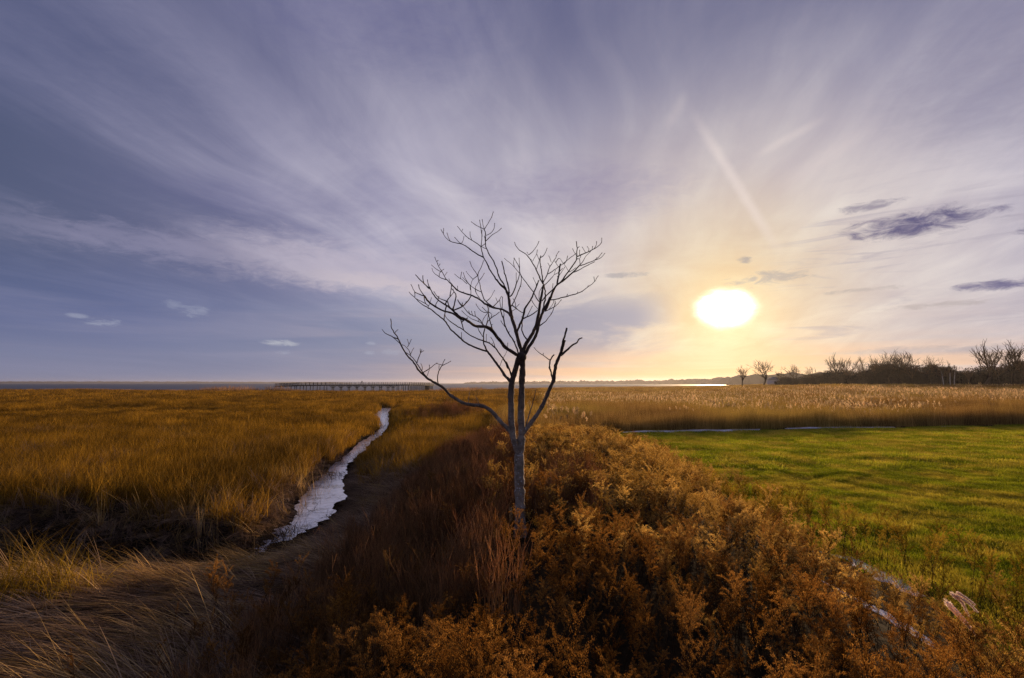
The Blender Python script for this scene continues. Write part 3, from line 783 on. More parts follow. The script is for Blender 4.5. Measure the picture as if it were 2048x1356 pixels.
# ---- mown lawn on the right
def lawn():
    pr = []
    for k in range(3):
        b = Buf(); blades(b, 150, 0.24, 0.05, 0.12, 0.008, 0.3, 0.9, 2); pr.append(proto(f'lawn_tuft_{k:02d}', b, M['lawn']))
    for k in range(3):
        b = Buf(); blades(b, 190, 0.55, 0.06, 0.14, 0.016, 0.3, 0.8, 2); pr.append(proto(f'lawn_tuft_{3 + k:02d}', b, M['lawn']))
    P, I, S = [], [], []
    for (x0, x1, y0, y1, s, i0) in ((5.4, 22, 4, 20, 0.17, 0), (5.4, 48, 20, 46, 0.40, 3)):
        X, Y = grid_points(x0, x1, y0, y1, s)
        k = in_view(X, Y) & (rng.random(len(X)) < is_lawn(X, Y))
        p = settle(X, Y, k, 0.01); m = len(p); P.append(p); I.append(i0 + rng.integers(0, 3, m))
        h = 0.65 + 0.25 * smooth(fbm(p[:, 0] * 0.9, p[:, 1] * 0.9, 3), 0.35, 0.75) + 0.8 * smooth(fbm(p[:, 0] * 2.4 + 5, p[:, 1] * 2.4, 2), 0.45, 0.75)
        S.append(np.stack([np.ones(m), np.ones(m), h], -1) * (0.85 + 0.3 * rng.random(m))[:, None])
    P = np.concatenate(P); n = len(P)
    scatter('lawn_grass', pr, P, rng.random(n) * 6.28, np.concatenate(S), np.concatenate(I))


lawn()


# ---- reeds and tall grass of the meadow beyond the lawn
def reed_clump(b, n, rad, h0, h1, w, plumes, pw, seg=3):
    blades(b, n, rad, h0, h1, w, 0.04, 0.30, seg, mat=0)
    if plumes:
        a = rng.random(plumes) * 6.28; r = rad * np.sqrt(rng.random(plumes))
        for j in range(plumes):
            p = np.array([r[j] * math.cos(a[j]), r[j] * math.sin(a[j]), h1 * (0.92 + 0.2 * rng.random())])
            q = p + np.array([[0, 0, 0], [.02, .01, .10], [.05, .02, .18]]) * pw / 0.05
            pts = np.concatenate([q[0] + (q[1] - q[0]) * rng.random((5, 1)), q[1] + (q[2] - q[1]) * rng.random((5, 1))]) + rng.normal(size=(10, 3)) * pw * 0.25
            flecks(b, pts, pw, 1, along=(0.2, 0.1, 1.0), el=2.2)


def meadow():
    pr = []; mats = [M['reed'], M['plume']]
    for k in range(4):
        b = Buf(); reed_clump(b, 42, 0.55, 0.75, 1.5, 0.017, 0, 0.05); pr.append(proto(f'reed_clump_{k:02d}', b, mats))
    for k in range(4):
        b = Buf(); reed_clump(b, 90, 1.0, 0.75, 1.25, 0.028, 1, 0.06, 2); pr.append(proto(f'reed_clump_{4 + k:02d}', b, mats))
    for k in range(3):
        b = Buf(); reed_clump(b, 120, 2.6, 0.6, 1.1, 0.07, 0, 0.12, 2); pr.append(proto(f'reed_clump_{8 + k:02d}', b, mats))
    for k in range(3):
        b = Buf(); reed_clump(b, 100, 1.1, 0.75, 1.2, 0.03, 3, 0.075, 2); pr.append(proto(f'reed_clump_{11 + k:02d}', b, mats))
    P, I, S = [], [], []
    for (x0, x1, y0, y1, s, i0, nn) in ((-1, 66, 28, 62, 0.40, 0, 4), (-4, 122, 62, 118, 0.85, 4, 4), (-40, 420, 118, 430, 2.3, 8, 3)):
        X, Y = grid_points(x0, x1, y0, y1, s)
        d, bm, lw, sh = zones(X, Y)
        beyond = Y > np.where(X > 3.0, np.interp(X, _lx, _ly) + 1.0 + 0.8 * (fbm(X * 0.4, Y * 0, 2) - 0.3), 30)
        left = X > np.where(Y < 60, -0.9 + 0.02 * Y, 2 + 0.05 * Y) - 1.0
        k = in_view(X, Y, 3) & beyond & left & (lw < 0.05) & (bm < 0.15) & (sh < -6) & (Y < 60 + 520 * (np.abs(X) / np.maximum(Y, 1) < 0.52) + 140)
        p = settle(X, Y, k); m = len(p); x, y = p[:, 0], p[:, 1]
        P.append(p); idx = i0 + rng.integers(0, nn, m)
        u = x / y
        pl = smooth(fbm(x * 0.06, y * 0.04 + 7, 3), 0.44, 0.56) * smooth(y, 40, 66) * (y < 150) * np.maximum(smooth(u, 0.40, 0.72), 0.35 * smooth(u, 0.18, 0.34))
        idx = np.where(rng.random(m) < 0.45 * pl, 11 + rng.integers(0, 3, m), idx); I.append(idx)
        h = 0.25 + 0.9 * fbm(x * 0.14, y * 0.06, 4) + 0.5 * fbm(x * 0.6, y * 0.3, 2)
        h = h * (1 + 0.35 * smooth(u, 0.55, 0.9) * smooth(y, 34, 44) * (1 - smooth(y, 60, 80))) * np.where(y > 118, 0.8, 1.0)
        S.append(np.stack([np.ones(m), np.ones(m), h], -1) * (0.85 + 0.3 * rng.random(m))[:, None])
    P = np.concatenate(P); n = len(P)
    scatter('meadow_reeds', pr, P, rng.random(n) * 6.28, np.concatenate(S), np.concatenate(I), tilt=0.08 * rng.normal(size=(n, 2)))


meadow()


# ---- low dark brush along the water's edge
def shore_brush():
    pr = []
    for k in range(3):
        b = Buf(); blades(b, 150, 2.2, 0.5, 1.5, 0.07, 0.2, 0.6, 2); pr.append(proto(f'shore_brush_{k:02d}', b, M['twig']))
    X, Y = grid_points(-300, 330, 205, 640, 2.3)
    sh = Y - shore_y(X, Y)
    k = in_view(X, Y, 4) & (sh > -16) & (sh < -3) & (rng.random(len(X)) < 0.25 + 0.9 * smooth(fbm(X * .05, Y * .05, 2), .45, .6)) & (X / Y < 0.45)
    p = settle(X, Y, k, 0.1); n = len(p)
    u = 1024 + 1024 * p[:, 0] / p[:, 1]; s = (0.5 + 1.0 * rng.random(n)) * (0.7 + 1.0 * smooth(u, 380, 460) * (1 - smooth(u, 560, 600)) + 0.5 * smooth(u, 840, 880) * (1 - smooth(u, 980, 1050)))
    scatter('shore_brush', pr, p, rng.random(n) * 6.28, s, rng.integers(0, 3, n))


shore_brush()


# ---- reddish brush twigs on the left flank of the mound
def brush():
    pr = []
    for k in range(4):
        b = Buf()
        for j in range(26):
            a = rng.random() * 6.28; r = 0.25 * math.sqrt(rng.random()); h = 0.7 + 0.5 * rng.random()
            p0 = np.array([r * math.cos(a), r * math.sin(a), 0]); le = rng.normal(size=2) * 0.12
            pts = [p0 + np.array([le[0] * t ** 1.5, le[1] * t ** 1.5, t]) * h for t in (0, 0.4, 0.75, 1)]
            tube(b, pts, [0.004, 0.0034, 0.0026, 0.0016], 3, 0, rng.random(), cap=False)
            for q in range(5):
                t = 0.35 + 0.6 * rng.random(); q0 = p0 + np.array([le[0] * t ** 1.5, le[1] * t ** 1.5, t]) * h
                dv = np.array([rng.normal() * 0.5, rng.normal() * 0.5, 1.1]); dv *= (0.12 + 0.16 * rng.random()) / np.linalg.norm(dv)
                tube(b, [q0, q0 + dv * 0.6, q0 + dv + np.array([0, 0, 0.02])], [0.0026, 0.002, 0.0012], 3, 0, rng.random(), cap=False)
        blades(b, 30, 0.28, 0.4, 0.95, 0.006, 0.1, 0.5, 3)
        pr.append(proto(f'brush_{k:02d}', b, M['twig']))
    X, Y = grid_points(-4.4, 2.6, 5.0, 27, 0.20)
    w = smooth(X, -3.9, -2.4) * (1 - smooth(X + 0.35 * np.sin(Y), -0.5, 0.7)) * smooth(Y, 5.2, 7.4) * 0.95
    w = np.maximum(w, 0.45 * smooth(X, -4.2, -3.2) * (1 - smooth(X, -3.0, -2.0)) * smooth(Y, 4.8, 5.6) * (1 - smooth(Y, 7, 9)))
    w = np.maximum(w, 0.8 * smooth(X, 0.3, 0.8) * (1 - smooth(X, 1.2, 2.2)) * smooth(Y, 8.9, 9.8) * (1 - smooth(Y, 11.5, 13.5)))
    w = w * (1 - smooth(np.hypot((X - 0.2) / 0.6, (Y - 7.9) / 1.1), 1.2, 0.8))
    k = in_view(X, Y) & (rng.random(len(X)) < w)
    p = settle(X, Y, k, 0.03); n = len(p)
    s = (0.42 + 0.55 * rng.random(n) ** 1.3) * (1 - 0.25 * smooth(p[:, 0], -2.4, -3.8))
    # a second far patch: the purple brown thicket at the creek's far bend
    X2, Y2 = grid_points(-12, -3, 44, 72, 0.45); d2, _ = creek_dist(X2, Y2)
    k2 = (d2 > 1.5) & (rng.random(len(X2)) < smooth(np.hypot((X2 + 6.5) / 4.2, (Y2 - 57) / 11), 1.2, 0.2) * 0.5)
    p2 = settle(X2, Y2, k2); n2 = len(p2)
    scatter('twig_brush', pr, np.concatenate([p, p2]), rng.random(n + n2) * 6.28, np.concatenate([s, 0.6 + 0.9 * rng.random(n2) ** 2]), rng.integers(0, 4, n + n2), tilt=0.1 * rng.normal(size=(n + n2, 2)))


brush()


# ---- dried goldenrod: a woody stem, side shoots and a feathery head of seed
def goldenrod_parts(seed, h=0.92, dense=1.0, lean=0.12):
    g = np.random.default_rng(seed); st, pl = Buf(), Buf()
    le = g.normal(size=2) * lean; bow = g.normal(size=2) * 0.10
    ax = lambda t: np.array([le[0] * t + bow[0] * t * t, le[1] * t + bow[1] * t * t, t * (1 - 0.06 * t)]) * h
    tube(st, [ax(t) for t in np.linspace(0, 1, 7)], np.linspace(0.0042, 0.0014, 7), 4, 0, g.random(), cap=False)
    # withered leaves hang from the stem
    nl = int(16 * dense); lt = 0.15 + 0.5 * g.random(nl)
    for t in lt:
        a = g.random() * 6.28; p = ax(t); q = p + np.array([math.cos(a) * .035, math.sin(a) * .035, 0.0]); r = q + np.array([math.cos(a) * .02, math.sin(a) * .02, -0.045])
        w = np.array([-math.sin(a), math.cos(a), 0]) * 0.005
        st.add([p - w * .4, p + w * .4, q + w, q - w, r + w * .5, r - w * .5], [[0, 1, 2, 3], [3, 2, 4, 5]], None, 0, g.random())
    n = int(34 * dense)
    for j in range(n):
        t = 0.50 + 0.50 * (j + g.random()) / n
        L = (0.045 + 0.145 * math.sin(math.pi * min(1, (1.02 - t) / 0.55 + 0.10)) ** 1.2) * (0.6 + 0.7 * g.random())
        a = j * 2.4 + g.normal() * 0.6; d = np.array([math.cos(a), math.sin(a), 0]); p = ax(t)
        up = 1.15 + 0.75 * g.random(); droop = 0.30 + 0.75 * g.random()
        cur = lambda s: p + d * L * s * 0.68 + np.array([0, 0, 1]) * L * (up * s - droop * s * s)
        S = np.linspace(0, 1, 4)
        tube(st, [cur(s) for s in S], [0.0015, 0.0012, 0.0009, 0.0006], 3, 0, g.random(), cap=False)
        m = int(max(9, 100 * L / 0.16)); s = 0.22 + 0.78 * g.random(m)
        P = np.stack([cur(x) for x in s]) + g.normal(size=(m, 3)) * np.array([0.008, 0.008, 0.006]) + np.array([0, 0, 0.005])
        flecks(pl, P, 0.0034, 0, g, along=d * 0.45 + np.array([0, 0, 0.9]), el=4.0)
    m = int(60 * dense); tt = 0.86 + 0.15 * g.random(m)
    flecks(pl, np.stack([ax(t) for t in tt]) + g.normal(size=(m, 3)) * 0.007, 0.004, 0, g, el=4.0)
    return st, pl


def join(b, c, mat):
    b.add(np.concatenate(c.v), np.concatenate(c.q) if c.q else None, np.concatenate(c.t) if c.t else None, mat, np.concatenate(c.tint))


def goldenrod():
    NV = 7
    parts = [goldenrod_parts(100 + k, 0.66 + 0.045 * k, (0.55, 0.8, 0.4, 0.7, 0.95, 0.5, 0.3)[k], 0.16 + 0.04 * (k % 4)) for k in range(NV)]
    X, Y = grid_points(-4.6, 7.2, 1.6, 30, 0.150)
    bm = berm_mask(X, Y)
    w = smooth(X + 0.4 * np.sin(Y * 1.3), -1.2, 0.8) * (1 - smooth(X + 0.25 * np.sin(Y * 1.7), 5.7, 6.7)) * (1 - smooth(Y, 26, 29.5))
    w = np.maximum(w, 0.16 * smooth(X, -2.6, -1.8) * smooth(Y, 6.0, 7.5) * (1 - smooth(Y, 14, 18)))      # a few stray ones among the brush
    w = np.maximum(w, 0.22 * smooth(X + 0.35 * Y, -3.2, -1.8) * (1 - smooth(Y, 7.4, 9.0)))
    w = np.maximum(w, smooth(X + 0.35 * Y, -1.9, -0.9) * (1 - smooth(Y, 6.4, 7.6)))                 # the near left flank
    w = w * (0.85 + 0.15 * smooth(Y, 5.0, 8.0)) * (0.55 + 0.45 * smooth(fbm(X * 0.75, Y * 0.75, 3), 0.34, 0.52))                           # openings
    w = w * (1 - 0.9 * smooth(np.hypot((X - 6.1) / 0.75, (Y - 9.0) / 2.6), 1.3, 0.8))
    w = w * (1 - 0.75 * smooth(np.hypot((X - 5.0) / 0.8, (Y - 7.1) / 1.2), 1.3, 0.7))                   # snow streak, bare stems
    w = w * (1 - 0.75 * smooth(np.hypot((X - 0.9) / 0.9, (Y - 10.3) / 1.6), 1.2, 0.7))                 # dark gap behind the tree
    tr = np.hypot(X - 0.14, Y - 8.6) < 0.25
    nearhole = smooth(np.hypot((X - 1.9) / 0.5, (Y - 4.2) / 0.5), 1.2, 0.7) + smooth(np.hypot((X - 3.4) / 0.55, (Y - 4.9) / 0.5), 1.2, 0.7)
    k = in_view(X, Y, 0.8) & (rng.random(len(X)) < w * (1 - 0.85 * np.clip(nearhole, 0, 1))) & ~tr & (np.hypot(X, Y) > 2.0)
    P = settle(X, Y, k, 0.02); n = len(P)
    order = np.argsort(np.linalg.norm(P - np.array([0, 0, CAM_H]), axis=1)); P = P[order]
    seen = (np.abs(P[:, 0]) < P[:, 1] * 1.0 + 0.1) & (P[:, 1] > 2.1)
    pick = np.where(seen)[0][:300]; rest = np.setdiff1d(np.arange(n), pick)
    sc = 0.74 + 0.42 * rng.random(n); sc *= 0.72 + 0.5 * fbm(P[:, 0] * 0.9 + 40, P[:, 1] * 0.9, 3)
    sc = np.clip(sc * (0.72 + 0.5 * smooth(fbm(P[:, 0] * 1.1 + 7, P[:, 1] * 1.1 + 3, 2), 0.35, 0.65)), 0.42, 1.18) * 0.88
    sc = sc * (1 - 0.28 * smooth(np.hypot(P[:, 0] / 1.3, (P[:, 1] - 7.6) / 1.6), 1.2, 0.6)); sc = np.where(rng.random(n) < 0.06, sc * 1.15, sc) * (1 - 0.18 * smooth(P[:, 0], 3.8, 5.2) * (P[:, 0] < 6.0))
    sc = sc * (1 - 0.38 * smooth(np.hypot((P[:, 0] - 5.1) / 1.3, (P[:, 1] - 7.6) / 2.6), 1.15, 0.75))
    rz = rng.random(n) * 6.28; var = rng.integers(0, NV, n); til = 0.14 * rng.normal(size=(n, 2))
    # individuals nearest to the camera
    masters = []
    for kx in range(NV):
        st, pl = parts[kx]
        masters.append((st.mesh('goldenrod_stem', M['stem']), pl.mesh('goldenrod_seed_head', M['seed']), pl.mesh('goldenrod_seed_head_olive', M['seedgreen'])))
    first = {}
    for i in pick:
        x, y, z = P[i]; u = x / y
        olive = x > 5.2
        if olive: lab, gr = 'olive brown weed with bare dark lower stem, beside the lawn at right', 'olive weeds beside the lawn'
        elif y < 3.6: lab, gr = 'rust brown goldenrod with feathery dry seed head along the bottom edge of the photo', 'goldenrod along the bottom edge'
        elif x < -0.4: lab, gr = 'rust brown goldenrod on the mound flank left of the bare tree', 'goldenrod left of the tree'
        else: lab, gr = 'rust brown feathery goldenrod on the mound in front of the bare tree', 'goldenrod in front of the tree'
        key = (var[i], olive)
        if key not in first:
            o = empty('goldenrod', (x, y, z), lab, 'goldenrod', gr)
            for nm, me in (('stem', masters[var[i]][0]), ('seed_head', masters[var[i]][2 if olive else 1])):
                c = bpy.data.objects.new(nm, me); COL.objects.link(c); c.parent = o
                if nm == 'seed_head': c['kind'] = 'stuff'
            first[key] = o
        else:
            o = copy_tree(first[key]); o['label'] = lab; o['group'] = gr
        o.location = (x, y, z); o.rotation_euler = (til[i][0], til[i][1], rz[i]); o.scale = (sc[i],) * 3
    # the rest of the stand
    pr = []
    for kx in range(NV):
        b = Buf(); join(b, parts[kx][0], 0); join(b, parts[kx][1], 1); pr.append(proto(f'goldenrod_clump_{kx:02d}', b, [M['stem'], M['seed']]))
    for kx in range(3):
        b = Buf(); st, pl = goldenrod_parts(300 + kx, 1.0, 0.8, 0.12); join(b, st, 0); join(b, pl, 1); pr.append(proto(f'goldenrod_clump_{NV + kx:02d}', b, [M['stem'], M['seedgreen']]))
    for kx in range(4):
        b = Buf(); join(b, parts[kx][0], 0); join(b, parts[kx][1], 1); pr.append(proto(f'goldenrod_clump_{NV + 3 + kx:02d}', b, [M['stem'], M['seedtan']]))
    p = P[rest]; m = len(p)
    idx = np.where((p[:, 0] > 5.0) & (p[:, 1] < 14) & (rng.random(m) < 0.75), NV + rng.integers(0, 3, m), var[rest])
    tan = rng.random(m) < smooth(p[:, 1] + 1.2 * p[:, 0] + 3 * (fbm(p[:, 0] * .5, p[:, 1] * .5, 2) - .5), 6.0, 13.0) * 0.9  # farther plants take the paler tan that also paints in sunlight
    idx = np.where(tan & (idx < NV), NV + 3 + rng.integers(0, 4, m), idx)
    # sparse olive weeds out on the lawn's edge
    X, Y = grid_points(5.8, 9.2, 4.2, 13, 0.23); e = smooth(X, 8.4 - 0.10 * Y, 5.9); kk = in_view(X, Y) & (rng.random(len(X)) < 0.5 * e * (1.6 - 1.0 * smooth(np.hypot((X - 6.1) / 0.7, (Y - 8.6) / 2.6), 1.2, 0.8)))
    q = settle(X, Y, kk, 0.02); mq = len(q)
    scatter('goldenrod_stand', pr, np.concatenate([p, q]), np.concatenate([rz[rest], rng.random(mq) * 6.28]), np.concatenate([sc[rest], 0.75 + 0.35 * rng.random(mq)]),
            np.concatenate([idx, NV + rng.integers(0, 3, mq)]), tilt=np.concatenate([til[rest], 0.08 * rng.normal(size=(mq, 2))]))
    return n


n_gold = goldenrod()
print('goldenrod', n_gold)

# ------------------------------------------------------------------ the bare sumac on the mound
TREE_Y = 8.6
# outlines of stems and branches, in the enlargements they were measured in: (x0, y0, scale)
VA, VB, VC, VD, VE, VF, VG, VH = (740, 400, 3.39), (750, 560, 6.78), (870, 420, 8.475), (900, 560, 8.475), (1020, 600, 9.683), (900, 680, 6.164), (810, 500, 9.686), (1010, 460, 7.976)
# limb name -> list of (view, width at start, width at end (photo px), points)
LIMBS = {
 'trunk': [
  (VF, 21, 20, [(865, 2460), (862, 2100), (858, 1800), (855, 1500), (852, 1400)]),
  (VF, 13, 12, [(852, 1420), (805, 1300), (775, 1180), (757, 1000), (752, 800), (755, 600), (762, 490), (790, 430), (815, 340), (850, 220), (885, 185)]),
  (VF, 15, 12, [(856, 1440), (880, 1300), (882, 1100), (872, 920), (882, 700), (886, 500), (897, 350), (890, 185)]),
 ],
 'right_limb': [
  (VF, 9, 6, [(890, 1180), (930, 1110), (1000, 1020), (1100, 880), (1170, 750), (1220, 620), (1280, 500), (1295, 350), (1320, 260), (1362, 175), (1385, 90), (1412, 0)]),
  (VE, 5, 3.6, [(990, 980), (1030, 800), (1075, 640), (1103, 545)]),
  (VE, 5, 2.6, [(985, 1075), (1080, 990), (1170, 910), (1235, 840), (1280, 855), (1315, 830), (1318, 790), (1300, 752), (1400, 735)]),
  (VF, 3.6, 2.8, [(1265, 490), (1250, 410), (1222, 330), (1230, 245), (1285, 180)]),
  (VF, 2, 1.2, [(1230, 245), (1150, 190), (1060, 130), (1042, 97)]), (VF, 1.4, 1, [(1150, 190), (1150, 172)]),
 ],
 'left_low_limb': [
  (VF, 9, 6.5, [(775, 1170), (690, 1070), (600, 980), (530, 890), (450, 830), (380, 805), (270, 800), (170, 785), (100, 740), (0, 680)]),
  (VB, 6, 1.8, [(1017, 1562), (920, 1450), (800, 1390), (705, 1330), (650, 1280), (590, 1230), (545, 1150), (490, 1070), (450, 1050), (410, 990), (380, 930), (340, 850), (310, 770), (265, 720), (225, 670), (218, 600), (215, 525)]),
  (VB, 2.6, 1.4, [(310, 800), (235, 775), (190, 745), (150, 735), (110, 705), (95, 670)]), (VB, 2, 1.4, [(355, 880), (300, 820), (235, 775)]), (VB, 1.8, 1.2, [(265, 725), (280, 700), (305, 680)]),
  (VB, 3, 1.4, [(700, 1320), (640, 1245), (580, 1150), (520, 1060), (470, 1010), (410, 980)]), (VB, 2, 1.3, [(485, 1020), (460, 950), (440, 910), (370, 880)]),
  (VB, 1.8, 1.2, [(440, 910), (460, 870), (490, 815)]), (VB, 1.5, 1.1, [(460, 870), (440, 810)]), (VB, 1.6, 1.1, [(485, 1000), (520, 930)]),
  (VB, 2, 1.6, [(570, 1125), (590, 1050), (618, 985)]), (VB, 2.4, 1.3, [(618, 985), (610, 942)]), (VB, 2.0, 1.2, [(618, 985), (655, 960)]), (VB, 2.0, 1.2, [(618, 985), (632, 950)]),
  (VB, 1.8, 1.2, [(635, 1240), (650, 1190), (625, 1140)]), (VB, 2.2, 1.3, [(655, 1255), (740, 1200), (800, 1150), (835, 1130)]), (VB, 1.7, 1.2, [(700, 1310), (740, 1230), (738, 1160)]),
  (VB, 2.6, 2, [(860, 1420), (848, 1340), (850, 1270), (870, 1220), (910, 1160)]), (VB, 1.8, 1.1, [(910, 1160), (940, 1085)]), (VB, 1.8, 1.1, [(910, 1160), (960, 1140), (1020, 1105)]),
  (VB, 1.6, 1.2, [(910, 1155), (860, 1140), (835, 1125)]), (VB, 1.4, 1, [(870, 1220), (868, 1170)]),
  (VF, 1.8, 1.1, [(222, 795), (235, 700), (238, 650)]), (VF, 1.8, 1.1, [(370, 800), (340, 740), (320, 700)]),
 ],
 'basal_shoot': [(VF, 3, 1.6, [(925, 1110), (945, 1020), (1000, 850), (1030, 740), (1060, 610)])],
 'left_lower_branch': [
  (VF, 6.5, 4.6, [(752, 520), (735, 505), (680, 440), (610, 340), (540, 240), (460, 140)]),
  (VD, 4.2, 3.2, [(632, 1209), (500, 1170), (390, 1125), (340, 1110), (200, 1010), (100, 910), (0, 825)]),
  (VG, 3.2, 1.4, [(872, 1522), (812, 1430), (760, 1350), (650, 1270), (580, 1220), (500, 1150), (450, 1100), (400, 1100), (280, 1020), (230, 960), (190, 910), (120, 880), (75, 810)]),
  (VG, 1.8, 1.2, [(450, 1095), (480, 1030), (512, 960), (508, 935)]), (VG, 1.8, 1.2, [(460, 1095), (400, 1030), (320, 1000), (230, 950)]), (VG, 1.6, 1.2, [(190, 910), (188, 855), (205, 825), (160, 760), (120, 680)]),
  (VD, 3.6, 2.4, [(632, 1209), (620, 1180), (570, 1090), (562, 970), (575, 860), (600, 790), (640, 700)]), (VD, 2.4, 1.6, [(640, 700), (680, 650), (770, 600), (840, 540)]), (VD, 1.4, 1, [(615, 1040), (615, 930)]), (VD, 1.6, 1.1, [(555, 960), (500, 880), (470, 810)]),
  (VF, 1.6, 1.0, [(610, 330), (645, 240), (700, 150), (712, 90), (712, 45)]), (VD, 1.7, 1.1, [(200, 1010), (195, 900)]),
 ],
 'left_thin_branch': [
  (VD, 3.6, 2.0, [(985, 1500), (940, 1380), (900, 1330), (820, 1220), (770, 1150), (700, 1090), (620, 1045), (500, 1010), (350, 950), (280, 890), (210, 830), (100, 770), (20, 720), (0, 700)]),
  (VF, 4, 3.4, [(765, 470), (752, 420), (725, 340), (690, 270)]), (VB, 2.0, 1.3, [(1017, 560), (950, 500), (940, 440), (965, 360)]),
  (VD, 1.7, 1.1, [(765, 1150), (760, 1090), (700, 980)]), (VD, 1.8, 1.1, [(230, 840), (210, 760), (180, 680)]), (VD, 1.6, 1.1, [(200, 720), (230, 690), (290, 650)]),
 ],
 'left_main_branch': [
  (VD, 7.5, 4.6, [(1190, 1300), (1140, 1270), (1020, 1200), (930, 1140), (870, 1050), (790, 960), (730, 870), (700, 820), (650, 795), (560, 785), (440, 790), (390, 770), (330, 710), (270, 670), (200, 640)]),
  (VG, 4.2, 1.2, [(1150, 1350), (1060, 1300), (1000, 1230), (930, 1170), (830, 1090), (770, 1050), (650, 980), (570, 890), (520, 800), (470, 740), (430, 570)]),
  (VG, 2.2, 1.2, [(470, 750), (420, 700), (365, 640), (290, 580), (210, 485)]), (VG, 1.7, 1.1, [(365, 640), (345, 570), (345, 500)]), (VG, 2.0, 1.2, [(800, 990), (720, 960), (650, 930), (590, 860), (568, 820)]),
  (VG, 2.4, 1.2, [(780, 1050), (800, 1000), (830, 950), (890, 890), (940, 825)]), (VG, 1.8, 1.2, [(870, 900), (890, 790), (895, 700)]), (VG, 2.2, 1.8, [(825, 1000), (840, 1080), (900, 1140)]),
  (VG, 1.8, 1.4, [(640, 985), (590, 1050), (605, 1105)]), (VG, 1.9, 1.6, [(805, 1080), (780, 1190), (760, 1250), (760, 1350)]), (VG, 3.0, 1.4, [(930, 1165), (940, 1090), (970, 1010), (1000, 850), (950, 800), (900, 745)]),
  (VG, 2.6, 1.8, [(940, 1170), (1020, 1140), (1110, 1100), (1190, 1030), (1250, 950), (1280, 880)]), (VG, 1.6, 1.1, [(1110, 1100), (1060, 1040), (1025, 980)]), (VG, 1.4, 1.0, [(1115, 1090), (1110, 1030)]),
  (VG, 3.6, 2.6, [(1150, 1350), (1060, 1335), (960, 1240), (880, 1210), (800, 1190), (700, 1165), (600, 1100), (460, 1020), (370, 885)]), (VG, 1.9, 1.2, [(370, 885), (310, 790), (270, 740), (267, 690)]), (VG, 1.8, 1.2, [(370, 885), (340, 890), (260, 850), (205, 825)]), (VG, 1.5, 1.1, [(370, 885), (375, 970), (395, 1030)]),
  (VG, 1.4, 1.0, [(640, 975), (655, 900)]),
  (VD, 2.6, 1.4, [(600, 800), (540, 720), (480, 640), (420, 610), (340, 590), (290, 540), (230, 450), (135, 355)]), (VD, 1.5, 1, [(340, 590), (320, 535)]), (VD, 1.5, 1, [(390, 605), (365, 535)]), (VD, 1.5, 1, [(430, 610), (420, 545)]), (VD, 1.7, 1.1, [(540, 740), (490, 710), (430, 680), (350, 650), (280, 600), (205, 530)]), (VD, 1.4, 1, [(500, 715), (480, 685)]),
  (VD, 2.0, 1.3, [(170, 650), (195, 710), (215, 780), (225, 830)]), (VD, 1.4, 1, [(200, 700), (290, 645)]), (VD, 1.8, 1.3, [(470, 795), (490, 860), (560, 960)]),
  (VD, 3, 1.6, [(600, 800), (655, 830), (730, 905), (790, 960)]),
  (VD, 2.2, 1.6, [(720, 830), (685, 730), (660, 620), (650, 540)]), (VD, 1.8, 1.2, [(600, 790), (640, 680), (650, 560), (660, 470)]),
 ],
 'upper_left_branch': [
  (VD, 5, 2.8, [(1050, 640), (1020, 590), (960, 530), (900, 495), (800, 485), (740, 470), (640, 430), (560, 380), (480, 310), (360, 255), (250, 225), (130, 185), (70, 120), (0, 40)]),
  (VG, 2.8, 1.1, [(1020, 790), (960, 730), (880, 650), (840, 590), (770, 560), (760, 490), (700, 400), (650, 310), (610, 230), (585, 150)]), (VG, 2, 1.1, [(790, 575), (740, 570), (660, 520), (560, 450), (525, 370)]),
  (VG, 1.8, 1.1, [(700, 420), (640, 400), (570, 340), (517, 290)]), (VG, 1.4, 1.1, [(660, 520), (665, 450), (695, 425)]), (VG, 1.2, 1, [(610, 230), (635, 205)]), (VG, 1.2, 1, [(660, 305), (670, 280)]), (VG, 1.3, 1, [(710, 400), (745, 380)]), (VG, 1.4, 1, [(775, 490), (810, 440)]), (VG, 1.3, 1, [(1020, 790), (1020, 710)]), (VG, 1.3, 1, [(880, 650), (855, 570)]),
  (VD, 2.6, 1.3, [(720, 465), (800, 390), (840, 340), (870, 280)]), (VD, 1.5, 1, [(810, 380), (780, 310)]), (VD, 1.7, 1.1, [(870, 490), (855, 430), (845, 360)]), (VD, 1.7, 1, [(885, 480), (885, 400), (893, 300)]),
  (VD, 3.0, 1.6, [(740, 470), (660, 410), (600, 370), (560, 280), (530, 200), (510, 100), (490, 20)]), (VD, 1.8, 1.1, [(610, 365), (680, 320), (750, 185)]),
  (VD, 1.9, 1.1, [(530, 200), (470, 185), (430, 160), (380, 120), (340, 90), (280, 30), (220, -40)]), (VD, 1.7, 1.3, [(340, 90), (355, 130), (355, 250)]), (VD, 2, 1.4, [(430, 160), (450, 240), (490, 300), (560, 375)]),
  (VC, 2.0, 1.1, [(744, 1206), (720, 1120), (730, 1060), (790, 960), (820, 870)]), (VC, 1.7, 1, [(720, 1110), (690, 1050), (630, 980), (595, 880)]), (VC, 1.7, 1, [(744, 1206), (800, 1140), (830, 1080)]), (VC, 1.9, 1.2, [(744, 1206), (720, 1260), (660, 1305), (690, 1340)]), (VC, 1.8, 1.2, [(720, 1115), (640, 1170), (610, 1250), (600, 1300)]), (VC, 1.5, 1, [(640, 1170), (590, 1120), (535, 1050)]),
  (VC, 1.8, 1, [(600, 1280), (550, 1230), (500, 1140), (485, 1070)]), (VC, 1.8, 1, [(545, 1250), (500, 1220), (460, 1170), (420, 1160), (340, 1090)]), (VC, 1.4, 1, [(430, 1170), (450, 1060)]), (VC, 1.8, 1.6, [(595, 1280), (600, 1356)]),
